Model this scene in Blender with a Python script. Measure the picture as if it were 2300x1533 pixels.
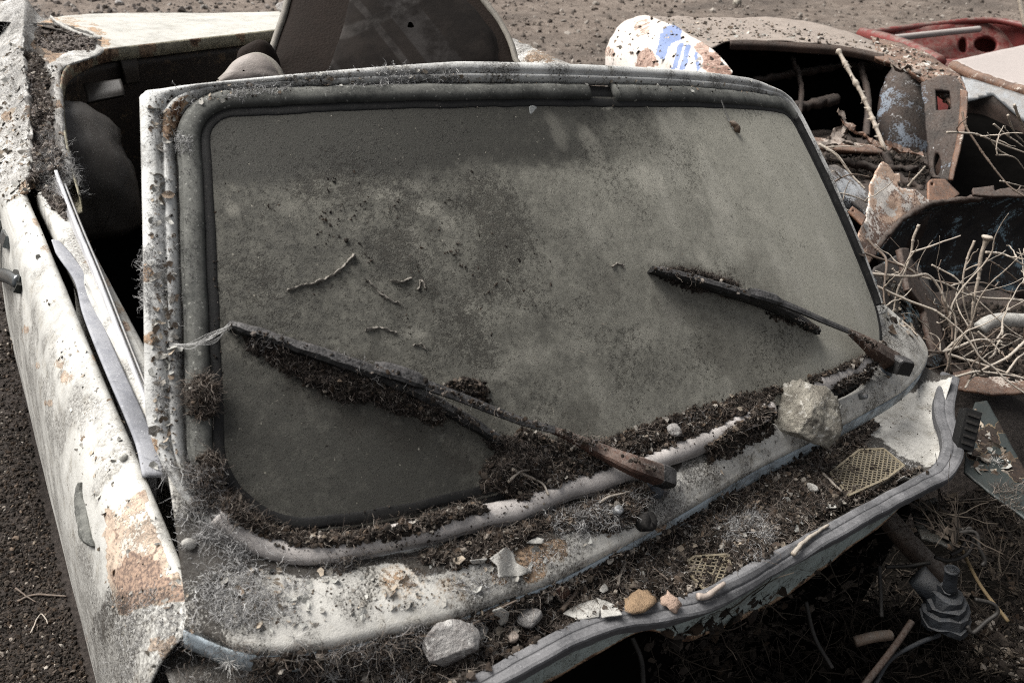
import bpy, math, random
import numpy as np
from mathutils import Vector, Matrix
from mathutils.bvhtree import BVHTree

for _o in list(bpy.data.objects):
    bpy.data.objects.remove(_o)
SC = bpy.context.scene
COL = SC.collection
rng = np.random.default_rng(7)
random.seed(7)

# ------------------------------------------------------------------ frames
# "car frame": origin at the middle of the windscreen base, x across the car,
# y towards its tail, z up.  The wreck sits a few degrees tilted on the ground.
FPX, CX, CY = 1834.0, 1150.0, 766.5
def _n(v):
    v = np.array(v, float); return v / np.linalg.norm(v)
XD = _n((.813, -.160, .559))
YD = np.array((-.555, -.499, .665)); YD = _n(YD - XD * (YD @ XD))
ZD = np.cross(XD, YD)
AX = np.stack([XD, YD, ZD])                 # camera -> car
CAM = np.array((-.777, -.604, .626))
UP = _n((-.14, 0, 1))
XW = _n(np.cross((0, 1, 0), UP))
M = np.stack([XW, (0, 1, 0), UP])           # car -> world
H0 = .72
def W(P):
    P = np.asarray(P, float)
    return P @ M.T + np.array((0, 0, H0))
def WI(P):
    return (np.asarray(P, float) - np.array((0, 0, H0))) @ M

def ray(px, py):
    return AX @ np.array(((px - CX) / FPX, (py - CY) / FPX, 1.0))
def Pd(px, py, d): return CAM + ray(px, py) * d
def Pz(px, py, z):
    r = ray(px, py); return CAM + r * ((z - CAM[2]) / r[2])
def Px(px, py, x):
    r = ray(px, py); return CAM + r * ((x - CAM[0]) / r[0])
def Py(px, py, y):
    r = ray(px, py); return CAM + r * ((y - CAM[1]) / r[1])

# ------------------------------------------------------------------ camera
camd = bpy.data.cameras.new('camera')
camd.sensor_fit = 'HORIZONTAL'; camd.sensor_width = 36
camd.lens = FPX / 2300 * 36
camd.clip_start = .05; camd.clip_end = 400
camd.dof.use_dof = True; camd.dof.focus_distance = 1.3; camd.dof.aperture_fstop = 9
camo = bpy.data.objects.new('camera', camd); COL.objects.link(camo)
_r = M @ AX[:, 0]; _u = -(M @ AX[:, 1]); _b = -(M @ AX[:, 2]); _c = W(CAM)
camo.matrix_world = Matrix(((_r[0], _u[0], _b[0], _c[0]), (_r[1], _u[1], _b[1], _c[1]),
                            (_r[2], _u[2], _b[2], _c[2]), (0, 0, 0, 1)))
SC.camera = camo

# ------------------------------------------------------------------ daylight
SUN_AZ, SUN_EL = math.radians(-34), math.radians(52)       # from behind the wreck, a little to the left
world = bpy.data.worlds.new('World'); SC.world = world; world.use_nodes = True
_wn = world.node_tree; _wn.nodes.clear()
_sky = _wn.nodes.new('ShaderNodeTexSky'); _sky.sky_type = 'NISHITA'; _sky.sun_disc = False
_sky.sun_elevation = SUN_EL; _sky.sun_rotation = SUN_AZ
_sky.air_density = 1.0; _sky.dust_density = 4.0; _sky.ozone_density = 1.0
_hs = _wn.nodes.new('ShaderNodeHueSaturation'); _hs.inputs['Saturation'].default_value = .18
_bg = _wn.nodes.new('ShaderNodeBackground'); _bg.inputs['Strength'].default_value = .05
_wo = _wn.nodes.new('ShaderNodeOutputWorld')
_wn.links.new(_sky.outputs[0], _hs.inputs['Color']); _wn.links.new(_hs.outputs[0], _bg.inputs['Color'])
_wn.links.new(_bg.outputs[0], _wo.inputs['Surface'])
sund = bpy.data.lights.new('sun', 'SUN'); sund.energy = 2.8; sund.angle = math.radians(42)
sund.color = (1.0, .98, .945)
suno = bpy.data.objects.new('sun', sund); COL.objects.link(suno)
_sd = Vector((math.sin(SUN_AZ) * math.cos(SUN_EL), math.cos(SUN_AZ) * math.cos(SUN_EL), math.sin(SUN_EL)))
suno.rotation_euler = _sd.to_track_quat('Z', 'Y').to_euler(); suno.location = _sd * 8
SC.view_settings.view_transform = 'Standard'; SC.view_settings.look = 'None'
SC.view_settings.exposure = 1.26; SC.view_settings.gamma = 1
SC.view_settings.use_curve_mapping = False
SC.render.film_transparent = False
SC.render.engine = 'CYCLES'
SC.cycles.max_bounces = 4; SC.cycles.diffuse_bounces = 2; SC.cycles.glossy_bounces = 2; SC.cycles.transmission_bounces = 1; SC.cycles.transparent_max_bounces = 2
SC.cycles.use_denoising = False; SC.cycles.filter_width = 1.1
SC.cycles.use_adaptive_sampling = True; SC.cycles.adaptive_threshold = .015

# ------------------------------------------------------------------ noise
def _hash(ix, iy, iz, seed):
    h = (ix * 374761393 + iy * 668265263 + iz * 2147483647 + seed * 1274126177) & 0xffffffff
    h = ((h ^ (h >> 13)) * 1274126177) & 0xffffffff
    h = ((h ^ (h >> 16)) * 2246822519) & 0xffffffff
    return ((h ^ (h >> 15)) & 0xffffff) / float(0xffffff)
def vnoise(P, seed=0):
    P = np.asarray(P, float); I = np.floor(P).astype(np.int64); f = P - I
    u = f * f * (3 - 2 * f); out = 0
    for dx in (0, 1):
        for dy in (0, 1):
            for dz in (0, 1):
                w = (u[..., 0] if dx else 1 - u[..., 0]) * (u[..., 1] if dy else 1 - u[..., 1]) * (u[..., 2] if dz else 1 - u[..., 2])
                out = out + w * _hash(I[..., 0] + dx, I[..., 1] + dy, I[..., 2] + dz, seed)
    return out
def fbm(P, sc=1., octv=4, seed=0):
    P = np.asarray(P, float) * sc; a, t, o = .5, 0., 0
    for k in range(octv):
        o = o + a * vnoise(P, seed + k * 17); t += a; a *= .5; P = P * 2.03 + 5.1
    return o / t
def sstep(a, b, x):
    t = np.clip((x - a) / (b - a), 0, 1); return t * t * (3 - 2 * t)

# ------------------------------------------------------------------ mesh building
SURF = []          # (verts, faces) of surfaces that loose things may lie on
def empty(name, loc_car):
    o = bpy.data.objects.new(name, None); COL.objects.link(o)
    o.location = W(loc_car); o.empty_display_size = .1
    return o
def tag(o, label=None, cat=None, group=None, kind=None):
    if label: o['label'] = label
    if cat: o['category'] = cat
    if group: o['group'] = group
    if kind: o['kind'] = kind
    return o
def mob(name, V, F, mat, parent=None, smooth=True, attrs=None, surf=False, sol=0, world=False, loc=None):
    """one mesh object from car-frame vertices"""
    V = np.asarray(V, float)
    VW = V if world else W(V)
    if surf: SURF.append((VW.copy(), F))
    L = np.zeros(3)
    if parent is None:
        L = VW.mean(0) if loc is None else np.asarray(loc, float); L = L.copy()
        if loc is None: L[2] = VW[:, 2].min()
        VW = VW - L
    me = bpy.data.meshes.new(name)
    F = np.asarray(F) if not isinstance(F, list) else F
    if isinstance(F, np.ndarray):
        k = F.shape[1]
        me.vertices.add(len(VW)); me.vertices.foreach_set('co', VW.ravel())
        me.loops.add(F.size); me.loops.foreach_set('vertex_index', F.astype(np.int32).ravel())
        me.polygons.add(len(F)); me.polygons.foreach_set('loop_start', np.arange(0, F.size, k, dtype=np.int32))
        me.update(calc_edges=True)
    else:
        me.from_pydata([tuple(v) for v in VW], [], F); me.update()
    me.validate()
    if smooth: me.polygons.foreach_set('use_smooth', np.ones(len(me.polygons), bool))
    for k, a in (attrs or {}).items():
        a = np.asarray(a, float)
        if a.ndim == 1:
            at = me.attributes.new(k, 'FLOAT', 'POINT'); at.data.foreach_set('value', a)
        else:
            at = me.attributes.new(k, 'FLOAT_COLOR', 'POINT')
            at.data.foreach_set('color', np.concatenate([a, np.ones((len(a), 1))], 1).ravel())
    me.materials.append(mat)
    o = bpy.data.objects.new(name, me); COL.objects.link(o)
    if parent is not None:
        o.parent = parent
        pl = np.zeros(3); q = parent
        while q is not None:
            pl += np.array(q.location); q = q.parent
        o.location = -pl
    else:
        o.location = L
    if sol:
        m = o.modifiers.new('thickness', 'SOLIDIFY'); m.thickness = sol; m.offset = 0
    return o
def gridF(nu, nv, cu=False, cv=False):
    """faces of a grid of nu rows x nv columns"""
    iu = np.arange(nu if cu else nu - 1); iv = np.arange(nv if cv else nv - 1)
    a, b = np.meshgrid(iu, iv, indexing='ij'); a = a.ravel(); b = b.ravel()
    a2 = (a + 1) % nu; b2 = (b + 1) % nv
    return np.stack([a * nv + b, a * nv + b2, a2 * nv + b2, a2 * nv + b], 1)
def cat1(P, n, closed=False):
    """Catmull-Rom through the points of axis 0 -> n samples"""
    P = np.asarray(P, float); k = len(P)
    if k == 2 and not closed:
        t = np.linspace(0, 1, n).reshape((-1,) + (1,) * (P.ndim - 1)); return P[0] * (1 - t) + P[1] * t
    if closed: E = np.concatenate([P[-1:], P, P[:2]]); m = k
    else: E = np.concatenate([2 * P[:1] - P[1:2], P, 2 * P[-1:] - P[-2:-1]]); m = k - 1
    s = np.linspace(0, m, n, endpoint=not closed)
    i = np.minimum(s.astype(int), m - 1); f = (s - i).reshape((-1,) + (1,) * (P.ndim - 1))
    p0, p1, p2, p3 = E[i], E[i + 1], E[i + 2], E[i + 3]
    return .5 * (2 * p1 + (p2 - p0) * f + (2 * p0 - 5 * p1 + 4 * p2 - p3) * f**2 + (3 * p1 - p0 - 3 * p2 + p3) * f**3)
def resample(P, n):
    P = np.asarray(P, float); d = np.r_[0, np.cumsum(np.linalg.norm(np.diff(P, axis=0), axis=1))]
    s = np.linspace(0, d[-1], n); return np.stack([np.interp(s, d, P[:, k]) for k in range(P.shape[1])], 1)
def smoothline(P, n): return resample(cat1(P, max(n * 3, 60)), n)
def surf_grid(rows, nu, nv):
    """dense grid from control rows (list of lists of 3-D points)"""
    G = np.array(rows, float); G = cat1(G, nu)
    G = np.swapaxes(cat1(np.swapaxes(G, 0, 1), nv), 0, 1)
    return G
def grid_normals(G):
    du = np.gradient(G, axis=0); dv = np.gradient(G, axis=1)
    n = np.cross(du, dv); return n / (np.linalg.norm(n, axis=2, keepdims=True) + 1e-12)
def frames(P, up=(0, 0, 1)):
    P = np.asarray(P, float); T = np.gradient(P, axis=0); T /= np.linalg.norm(T, axis=1, keepdims=True) + 1e-12
    up = np.broadcast_to(np.asarray(up, float), P.shape)
    S = np.cross(T, up); l = np.linalg.norm(S, axis=1, keepdims=True)
    S = np.where(l < 1e-4, np.array((1., 0, 0)), S / (l + 1e-12))
    return T, S, np.cross(S, T)
def sweep(P, prof, up=(0, 0, 1), scale=None, closed_prof=True, caps=True):
    """sweep a 2-D profile (side, up) along the polyline P"""
    P = np.asarray(P, float); prof = np.asarray(prof, float)
    T, S, U = frames(P, up); sc = np.ones(len(P)) if scale is None else np.asarray(scale, float)
    if sc.ndim == 1: sc = np.stack([sc, sc], 1)
    V = P[:, None] + S[:, None] * (prof[None, :, 0:1] * sc[:, None, 0:1]) + U[:, None] * (prof[None, :, 1:2] * sc[:, None, 1:2])
    F = gridF(len(P), len(prof), cv=closed_prof)[:, ::-1]
    V = V.reshape(-1, 3); k = len(prof)
    if caps and closed_prof:
        n = len(V); V = np.concatenate([V, P[:1], P[-1:]])
        j = np.arange(k); j2 = (j + 1) % k; b = (len(P) - 1) * k
        c0 = np.stack([np.full(k, n), j, j2, j2], 1); c1 = np.stack([np.full(k, n + 1), b + j2, b + j, b + j], 1)
        F = [list(f) for f in F] + [list(f[:3]) for f in c0[:, [0, 1, 2]]] + [list(f) for f in c1[:, [0, 1, 2]]]
    return V, F
def circ(k=8, rx=1., ry=None, ph=0):
    a = np.linspace(0, 2 * np.pi, k, endpoint=False) + ph
    return np.stack([np.cos(a) * rx, np.sin(a) * (rx if ry is None else ry)], 1)
def tube(P, r, k=8, jit=0, seed=0):
    P = np.asarray(P, float); r = np.broadcast_to(np.asarray(r, float), (len(P),))
    T = np.gradient(P, axis=0); m = np.abs(T).mean(0); up = np.eye(3)[np.argmin(m)]
    V, F = sweep(P, circ(k), up, r)
    if jit: V = V + (fbm(V, 60, 2, seed)[:, None] - .5) * jit
    return V, F
def box(c, ax, h):
    """box centred c with axis rows ax and half sizes h"""
    s = np.array([(x, y, z) for x in (-1, 1) for y in (-1, 1) for z in (-1, 1)], float) * np.asarray(h)
    V = np.asarray(c) + s @ np.asarray(ax)
    F = [[0, 1, 3, 2], [4, 6, 7, 5], [0, 4, 5, 1], [2, 3, 7, 6], [0, 2, 6, 4], [1, 5, 7, 3]]
    return V, F
def join(parts):
    Vs, Fs, o = [], [], 0
    for V, F in parts:
        Vs.append(np.asarray(V, float)); Fs += [[int(i) + o for i in f] for f in F]; o += len(V)
    return np.concatenate(Vs), Fs
_t = (1 + 5**.5) / 2
ICO_V = np.array([(-1, _t, 0), (1, _t, 0), (-1, -_t, 0), (1, -_t, 0), (0, -1, _t), (0, 1, _t), (0, -1, -_t), (0, 1, -_t),
                  (_t, 0, -1), (_t, 0, 1), (-_t, 0, -1), (-_t, 0, 1)]) / math.sqrt(1 + _t * _t)
ICO_F = np.array([(0, 11, 5), (0, 5, 1), (0, 1, 7), (0, 7, 10), (0, 10, 11), (1, 5, 9), (5, 11, 4), (11, 10, 2), (10, 7, 6), (7, 1, 8),
                  (3, 9, 4), (3, 4, 2), (3, 2, 6), (3, 6, 8), (3, 8, 9), (4, 9, 5), (2, 4, 11), (6, 2, 10), (8, 6, 7), (9, 8, 1)])
def ico(sub):
    V = ICO_V.copy(); F = [tuple(f) for f in ICO_F]
    for _ in range(sub):
        V = list(map(tuple, V)); c = {}; N = []
        def mid(a, b):
            k = (min(a, b), max(a, b))
            if k not in c:
                m = np.add(V[a], V[b]); V.append(tuple(m / np.linalg.norm(m))); c[k] = len(V) - 1
            return c[k]
        for a, b, d in F:
            x, y, z = mid(a, b), mid(b, d), mid(d, a); N += [(a, x, z), (b, y, x), (d, z, y), (x, y, z)]
        F = N; V = np.array(V)
    return np.array(V), np.array(F)
def randrot(n, r=rng):
    q = r.normal(size=(n, 4)); q /= np.linalg.norm(q, axis=1, keepdims=True); w, x, y, z = q.T
    return np.stack([1 - 2 * (y * y + z * z), 2 * (x * y - z * w), 2 * (x * z + y * w), 2 * (x * y + z * w), 1 - 2 * (x * x + z * z), 2 * (y * z - x * w),
                     2 * (x * z - y * w), 2 * (y * z + x * w), 1 - 2 * (x * x + y * y)], 1).reshape(-1, 3, 3)
OCT_V = np.array([(1, 0, 0), (-1, 0, 0), (0, 1, 0), (0, -1, 0), (0, 0, 1), (0, 0, -1)], float)
OCT_F = np.array([(0, 2, 4), (2, 1, 4), (1, 3, 4), (3, 0, 4), (2, 0, 5), (1, 2, 5), (3, 1, 5), (0, 3, 5)])
def chunks(P, size, cols, aniso=.6, octa=False):
    """many small crumbs: P (n,3), size (n,), cols (n,3)"""
    n = len(P); BV, BF = (OCT_V, OCT_F) if octa else (ICO_V, ICO_F); k = len(BV)
    V = BV[None] * (1 + rng.uniform(-.35, .35, (n, k, 1)))
    V = V * (1 + rng.uniform(-aniso, aniso, (n, 1, 3)))
    V = np.einsum('nij,nkj->nki', randrot(n), V) * np.asarray(size)[:, None, None] + np.asarray(P)[:, None]
    F = (BF[None] + (np.arange(n) * k)[:, None, None]).reshape(-1, 3)
    return V.reshape(-1, 3), F, np.repeat(cols, k, 0)
def fibers(P, D, length, rad, curl, cols, K=5):
    """many curly hairs rooted at P, heading D"""
    n = len(P); D = np.asarray(D, float); D = D / (np.linalg.norm(D, axis=1, keepdims=True) + 1e-9)
    pts = [np.asarray(P, float)]; d = D.copy(); L = np.asarray(length)[:, None] / (K - 1)
    for k in range(K - 1):
        d = d + rng.normal(size=(n, 3)) * curl; d /= np.linalg.norm(d, axis=1, keepdims=True); pts.append(pts[-1] + d * L)
    C = np.stack(pts, 1); T = np.gradient(C, axis=1)
    A = np.cross(T, rng.normal(size=(n, 1, 3))); A /= np.linalg.norm(A, axis=2, keepdims=True) + 1e-12
    B = np.cross(T, A); B /= np.linalg.norm(B, axis=2, keepdims=True) + 1e-12
    taper = np.linspace(1, .45, K)[None, :, None, None]
    r = np.broadcast_to(np.asarray(rad, float), (n,))[:, None, None, None] * taper
    ang = np.array([0, 2.094, 4.189])
    V = C[:, :, None] + (A[:, :, None] * np.cos(ang)[None, None, :, None] + B[:, :, None] * np.sin(ang)[None, None, :, None]) * r
    f = gridF(K, 3, cv=True)
    F = (f[None] + (np.arange(n) * K * 3)[:, None, None]).reshape(-1, 4)
    return V.reshape(-1, 3), F, np.repeat(cols, K * 3, 0)
def palette(n, cols, var=.25):
    c = np.array(cols, float)[rng.integers(0, len(cols), n)]
    return np.clip(c * (1 + rng.uniform(-var, var, (n, 1))), .002, .95)
def bvh_all():
    Vs, Fs, o = [], [], 0
    for V, F in SURF:
        Vs += [tuple(v) for v in V]; Fs += [tuple(int(i) + o for i in f) for f in F]; o += len(V)
    return BVHTree.FromPolygons(Vs, Fs)
CAMW = W(CAM)
def hit(bvh, px, py):
    """car-frame point and normal of the first surface behind a picture point"""
    d = M @ ray(px, py); l, n, i, t = bvh.ray_cast(Vector(CAMW), Vector(d).normalized(), 12)
    if l is None: return None, None
    n = np.array(n)
    if n @ d > 0: n = -n
    return WI(np.array(l)), n @ M
def inpoly(pts, poly):
    x, y = pts[:, 0], pts[:, 1]; c = np.zeros(len(pts), bool); j = len(poly) - 1
    for i in range(len(poly)):
        xi, yi = poly[i]; xj, yj = poly[j]
        c ^= ((yi > y) != (yj > y)) & (x < (xj - xi) * (y - yi) / (yj - yi + 1e-9) + xi); j = i
    return c
def scatter(bvh, poly, n, keep=None):
    """n points on the surfaces inside an outline -> car points, normals, outline coords"""
    poly = np.array(poly, float); lo, hi = poly.min(0), poly.max(0); out = []; nr = []; uv = []
    tries = 0
    while len(out) < n and tries < 40:
        tries += 1
        q = lo + rng.random((max(n, 50), 2)) * (hi - lo); q = q[inpoly(q, poly)]
        for a in q:
            p, m = hit(bvh, a[0], a[1])
            if p is not None and (keep is None or keep(p, m)):
                out.append(p); nr.append(m); uv.append(a)
                if len(out) >= n: break
    return np.array(out).reshape(-1, 3), np.array(nr).reshape(-1, 3), np.array(uv).reshape(-1, 2)

# ------------------------------------------------------------------ materials
class NT:
    def __init__(s, name):
        s.m = bpy.data.materials.new(name); s.m.use_nodes = True; s.t = s.m.node_tree; s.t.nodes.clear()
        s.tc = s.t.nodes.new('ShaderNodeTexCoord'); s.co = s.tc.outputs['Object']
    def n(s, typ, ins=None, **props):
        nd = s.t.nodes.new(typ)
        for k, v in props.items(): setattr(nd, k, v)
        for k, v in (ins or {}).items(): s.set(nd.inputs[k], v)
        return nd
    def set(s, sock, v):
        if isinstance(v, bpy.types.NodeSocket): s.t.links.new(v, sock)
        elif isinstance(v, (tuple, list)) and len(v) == 3 and sock.type == 'RGBA': sock.default_value = (*v, 1)
        else: sock.default_value = v
    def math(s, op, a, b=0., clamp=False):
        return s.n('ShaderNodeMath', {0: a, 1: b}, operation=op, use_clamp=clamp).outputs[0]
    def noise(s, scale, detail=4, rough=.6, dist=0., co=None, stretch=None, seed=0):
        c = co or s.co
        if stretch or seed:
            mp = s.n('ShaderNodeMapping', {'Vector': c}); mp.inputs['Scale'].default_value = stretch or (1, 1, 1)
            mp.inputs['Location'].default_value = (seed * 3.7, seed * 1.9, seed * 2.3); c = mp.outputs[0]
        return s.n('ShaderNodeTexNoise', {'Vector': c, 'Scale': scale, 'Detail': detail, 'Roughness': rough, 'Distortion': dist}).outputs['Fac']
    def vor(s, scale, feature='F1', out='Distance', stretch=None, rand=1.):
        c = s.co
        if stretch:
            mp = s.n('ShaderNodeMapping', {'Vector': c}); mp.inputs['Scale'].default_value = stretch; c = mp.outputs[0]
        return s.n('ShaderNodeTexVoronoi', {'Vector': c, 'Scale': scale, 'Randomness': rand}, feature=feature).outputs[out]
    def step(s, v, lo, hi):
        return s.n('ShaderNodeMapRange', {'Value': v, 'From Min': lo, 'From Max': hi}, interpolation_type='SMOOTHSTEP', clamp=True).outputs[0]
    def mix(s, f, a, b):
        nd = s.n('ShaderNodeMix', data_type='RGBA'); s.set(nd.inputs[0], f); s.set(nd.inputs[6], a); s.set(nd.inputs[7], b); return nd.outputs[2]
    def mixf(s, f, a, b):
        nd = s.n('ShaderNodeMix', data_type='FLOAT'); s.set(nd.inputs[0], f); s.set(nd.inputs[2], a); s.set(nd.inputs[3], b); return nd.outputs[0]
    def attr(s, name, out='Fac'):
        return s.n('ShaderNodeAttribute', attribute_name=name).outputs[out]
    def up(s, lo, hi):
        g = s.n('ShaderNodeNewGeometry'); x = s.n('ShaderNodeSeparateXYZ', {0: g.outputs['Normal']}).outputs[2]; return s.step(x, lo, hi)
    def bump(s, h, dist, strength=1., prev=None):
        """relief heights add up; out() turns the sum into one Bump node"""
        h = s.math('MULTIPLY', h, dist * strength)
        return h if prev is None else s.math('ADD', prev, h)
    def out(s, color, rough=.7, normal=None, metal=0., spec=.3, **kw):
        ins = {'Base Color': color, 'Roughness': rough, 'Metallic': metal, 'Specular IOR Level': spec}
        if normal is not None: ins['Normal'] = s.n('ShaderNodeBump', {'Height': normal, 'Distance': 1., 'Strength': 1.}).outputs[0]
        ins.update(kw)
        b = s.n('ShaderNodeBsdfPrincipled', ins); o = s.n('ShaderNodeOutputMaterial', {'Surface': b.outputs[0]}); return s.m

WHITE = (.56, .548, .51)
def m_paint(name, base=WHITE, primer=(.50, .34, .22), rust=(.16, .075, .035), dirt=(.045, .037, .030), film=.25, grit=.5, wear=0., peel=True,
            patch=None, up_dust=0., rough=.5, streak=None, layer=None):
    """old car paint: base coat, attribute-driven peeling to primer/rust, speckled grime, settled dirt"""
    t = NT(name); big = t.noise(7, 5, .65); mid = t.noise(34, 4, .7, seed=1); fine = t.noise(260, 3, .75, seed=2); mic = t.noise(900, 1, .6, seed=3)
    col = t.mix(t.step(big, .35, .7), base, tuple(c * .78 for c in base))
    # chalky yellowing
    col = t.mix(t.math('MULTIPLY', t.step(mid, .5, .75), .35), col, (base[0] * .82, base[1] * .74, base[2] * .6))
    rough_v = rough
    nrm = t.bump(mic, .0006, .35)
    if patch:                                   # second coat remains
        pm = t.step(t.math('ADD', t.math('MULTIPLY', t.noise(patch[1], 4, .6, .6, seed=6), 1.), t.math('MULTIPLY', t.noise(patch[1] * 9, 3, .6, seed=8), .2)), patch[2], patch[2] + .02)
        col = t.mix(pm, col, patch[0])
    if layer: col = t.mix(t.math('MULTIPLY', .85, t.step(t.math('ADD', t.attr(layer[0]), t.math('ADD', t.math('MULTIPLY', t.math('SUBTRACT', mid, .5), 1.4), t.math('MULTIPLY', t.math('SUBTRACT', fine, .5), 1.2))), .52, .8)), col, layer[1])
    # rust: attribute plus noise
    ra = t.attr('rust') if peel else 0.
    rs = t.math('ADD', t.math('ADD', ra, t.math('MULTIPLY', t.math('SUBTRACT', fine, .5), .55)), t.math('ADD', t.math('MULTIPLY', t.math('SUBTRACT', mid, .5), .9), wear))
    prm = t.step(rs, .47, .50); rst = t.step(t.math('ADD', rs, t.math('MULTIPLY', t.math('SUBTRACT', t.noise(60, 6, .75, seed=5), .5), 1.1)), .62, .82)
    halo = t.math('MULTIPLY', t.step(rs, .30, .48), .35)
    col = t.mix(halo, col, (.50, .33, .17))
    pc = t.mix(t.step(t.noise(90, 4, .7, seed=4), .4, .65), primer, tuple(c * .6 for c in primer))
    col = t.mix(prm, col, pc)
    rc = t.mix(t.step(fine, .4, .62), rust, (rust[0] * .35, rust[1] * .35, rust[2] * .4))
    col = t.mix(t.math('MULTIPLY', prm, rst), col, rc)
    nrm = t.bump(prm, .0022, .8, nrm) ; nrm = t.bump(fine, .0012, .5, nrm)
    # grime film + grit specks
    da = t.attr('dirt')
    fm = t.step(t.math('ADD', t.math('ADD', t.math('MULTIPLY', mid, .5), t.math('MULTIPLY', big, .5)), t.math('MULTIPLY', da, .6)), .62 - film * .4, .98 - film * .4)
    fm = t.math('MULTIPLY', fm, t.step(fine, .25, .7))
    if streak:
        sm = t.step(t.noise(1., 5, .7, stretch=streak), .52, .72); fm = t.math('MAXIMUM', fm, t.math('MULTIPLY', sm, .55))
    col = t.mix(t.math('MULTIPLY', fm, .85), col, dirt)
    gv = t.step(t.math('ADD', t.math('MULTIPLY', t.noise(420, 3, .8, seed=9), .75), t.math('ADD', t.math('MULTIPLY', mid, .25), t.math('MULTIPLY', da, .22))), .70 - grit * .12, .78 - grit * .12)
    col = t.mix(t.math('MULTIPLY', gv, .9), col, tuple(c * .7 for c in dirt)); nrm = t.bump(gv, .0014, .8, nrm)
    if up_dust:
        um = t.math('MULTIPLY', t.math('MULTIPLY', t.up(.35, .9), t.step(t.noise(22, 5, .7, seed=11), .36, .62)), up_dust)
        col = t.mix(um, col, t.mix(fine, (.10, .082, .066), (.27, .235, .20)))
    return t.out(col, t.mixf(prm, rough_v, .85), nrm, spec=.35)

def m_soil(name, a=(.016, .0125, .010), b=(.06, .047, .038), scale=120, bump=.004):
    t = NT(name); n1 = t.noise(scale, 6, .75); n2 = t.noise(scale * 5, 3, .7, seed=2)
    col = t.mix(t.step(n1, .3, .72), a, b); col = t.mix(t.step(n2, .66, .74), col, (.22, .19, .165))
    return t.out(col, .95, t.bump(n1, bump, 1.), spec=.04)
def m_vcol(name, rough=.9, bscale=900, bd=.0006, trans=0., spec=.2):
    t = NT(name); c = t.attr('col', 'Color'); n = t.noise(bscale, 3, .7)
    col = t.mix(n, c, t.mix(.5, c, (.02, .017, .014)))
    kw = {'Subsurface Weight': 0.}
    return t.out(col, rough, t.bump(n, bd, .8), spec=spec)
def m_rubber(name, c=(.045, .045, .047), dust=(.30, .28, .255), amount=.6, rough=.75, speck=.5):
    t = NT(name); n = t.noise(28, 5, .7); f = t.noise(330, 4, .75, seed=3); m = t.noise(1200, 2, .6, seed=5)
    u = t.up(-.15, .85)
    dm = t.math('MULTIPLY', t.math('MULTIPLY', t.step(t.math('ADD', t.math('MULTIPLY', n, .6), t.math('MULTIPLY', f, .4)), .30, .62), t.mixf(u, .25, 1.)), amount)
    col = t.mix(dm, c, dust); col = t.mix(t.math('MULTIPLY', t.step(t.noise(11, 4, .7, seed=9), .48, .66), .55), col, tuple(x * .6 for x in c))
    sp = t.step(t.noise(240, 2, .6, seed=7), .66, .71); col = t.mix(t.math('MULTIPLY', sp, speck), col, tuple(min(.8, x * 1.7) for x in dust))
    return t.out(col, t.mixf(dm, rough, .95), t.bump(m, .0005, .5, t.bump(f, .0008, .5)), spec=.3)
def m_rust(name, a=(.10, .048, .028), b=(.26, .13, .075), c=(.03, .02, .016), dust=.35, remnants=None):
    t = NT(name); n = t.noise(18, 6, .7); f = t.noise(170, 5, .75, seed=2); g = t.noise(700, 3, .7, seed=4)
    col = t.mix(t.step(n, .35, .65), a, b); col = t.mix(t.step(f, .52, .70), col, c)
    if remnants is not None:
        for i, (cc, sc, th) in enumerate(remnants):
            rm = t.step(t.math('ADD', t.noise(sc, 4, .6, .8, seed=8 + i), t.math('MULTIPLY', t.math('SUBTRACT', f, .5), .65)), th, th + .03); col = t.mix(rm, col, cc)
    dm = t.math('MULTIPLY', t.math('MULTIPLY', t.up(.1, .8), t.step(f, .3, .6)), dust)
    col = t.mix(dm, col, (.30, .265, .235))
    return t.out(col, .88, t.bump(f, .0022, .7, t.bump(g, .0008, .6)), spec=.25)
def m_plain(name, c, rough=.7, var=.35, scale=60, bump=.0008, dust=0., metal=0., spec=.3, dustc=(.26, .235, .21)):
    t = NT(name); n = t.noise(scale, 5, .7); f = t.noise(scale * 9, 3, .7, seed=2)
    col = t.mix(t.step(n, .3, .7), c, tuple(x * (1 - var) for x in c))
    if dust: col = t.mix(t.math('MULTIPLY', t.math('MULTIPLY', t.up(0., .85), t.step(t.math('ADD', t.math('MULTIPLY', n, .5), t.math('MULTIPLY', f, .5)), .36, .6)), dust), col, dustc)
    return t.out(col, rough, t.bump(f, bump, .7), metal=metal, spec=spec)
def m_stone(name, a=(.40, .37, .31), b=(.20, .18, .15), c=(.60, .57, .51)):
    t = NT(name); n = t.noise(38, 6, .7); f = t.noise(210, 5, .75, seed=2); v = t.noise(85, 3, .6, .8, seed=5)
    col = t.mix(t.step(n, .38, .62), a, b); col = t.mix(t.step(v, .55, .70), col, c); col = t.mix(t.step(f, .58, .68), col, (.07, .06, .05))
    return t.out(col, .93, t.bump(f, .005, 1., t.bump(n, .010, .8)), spec=.2)

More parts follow.
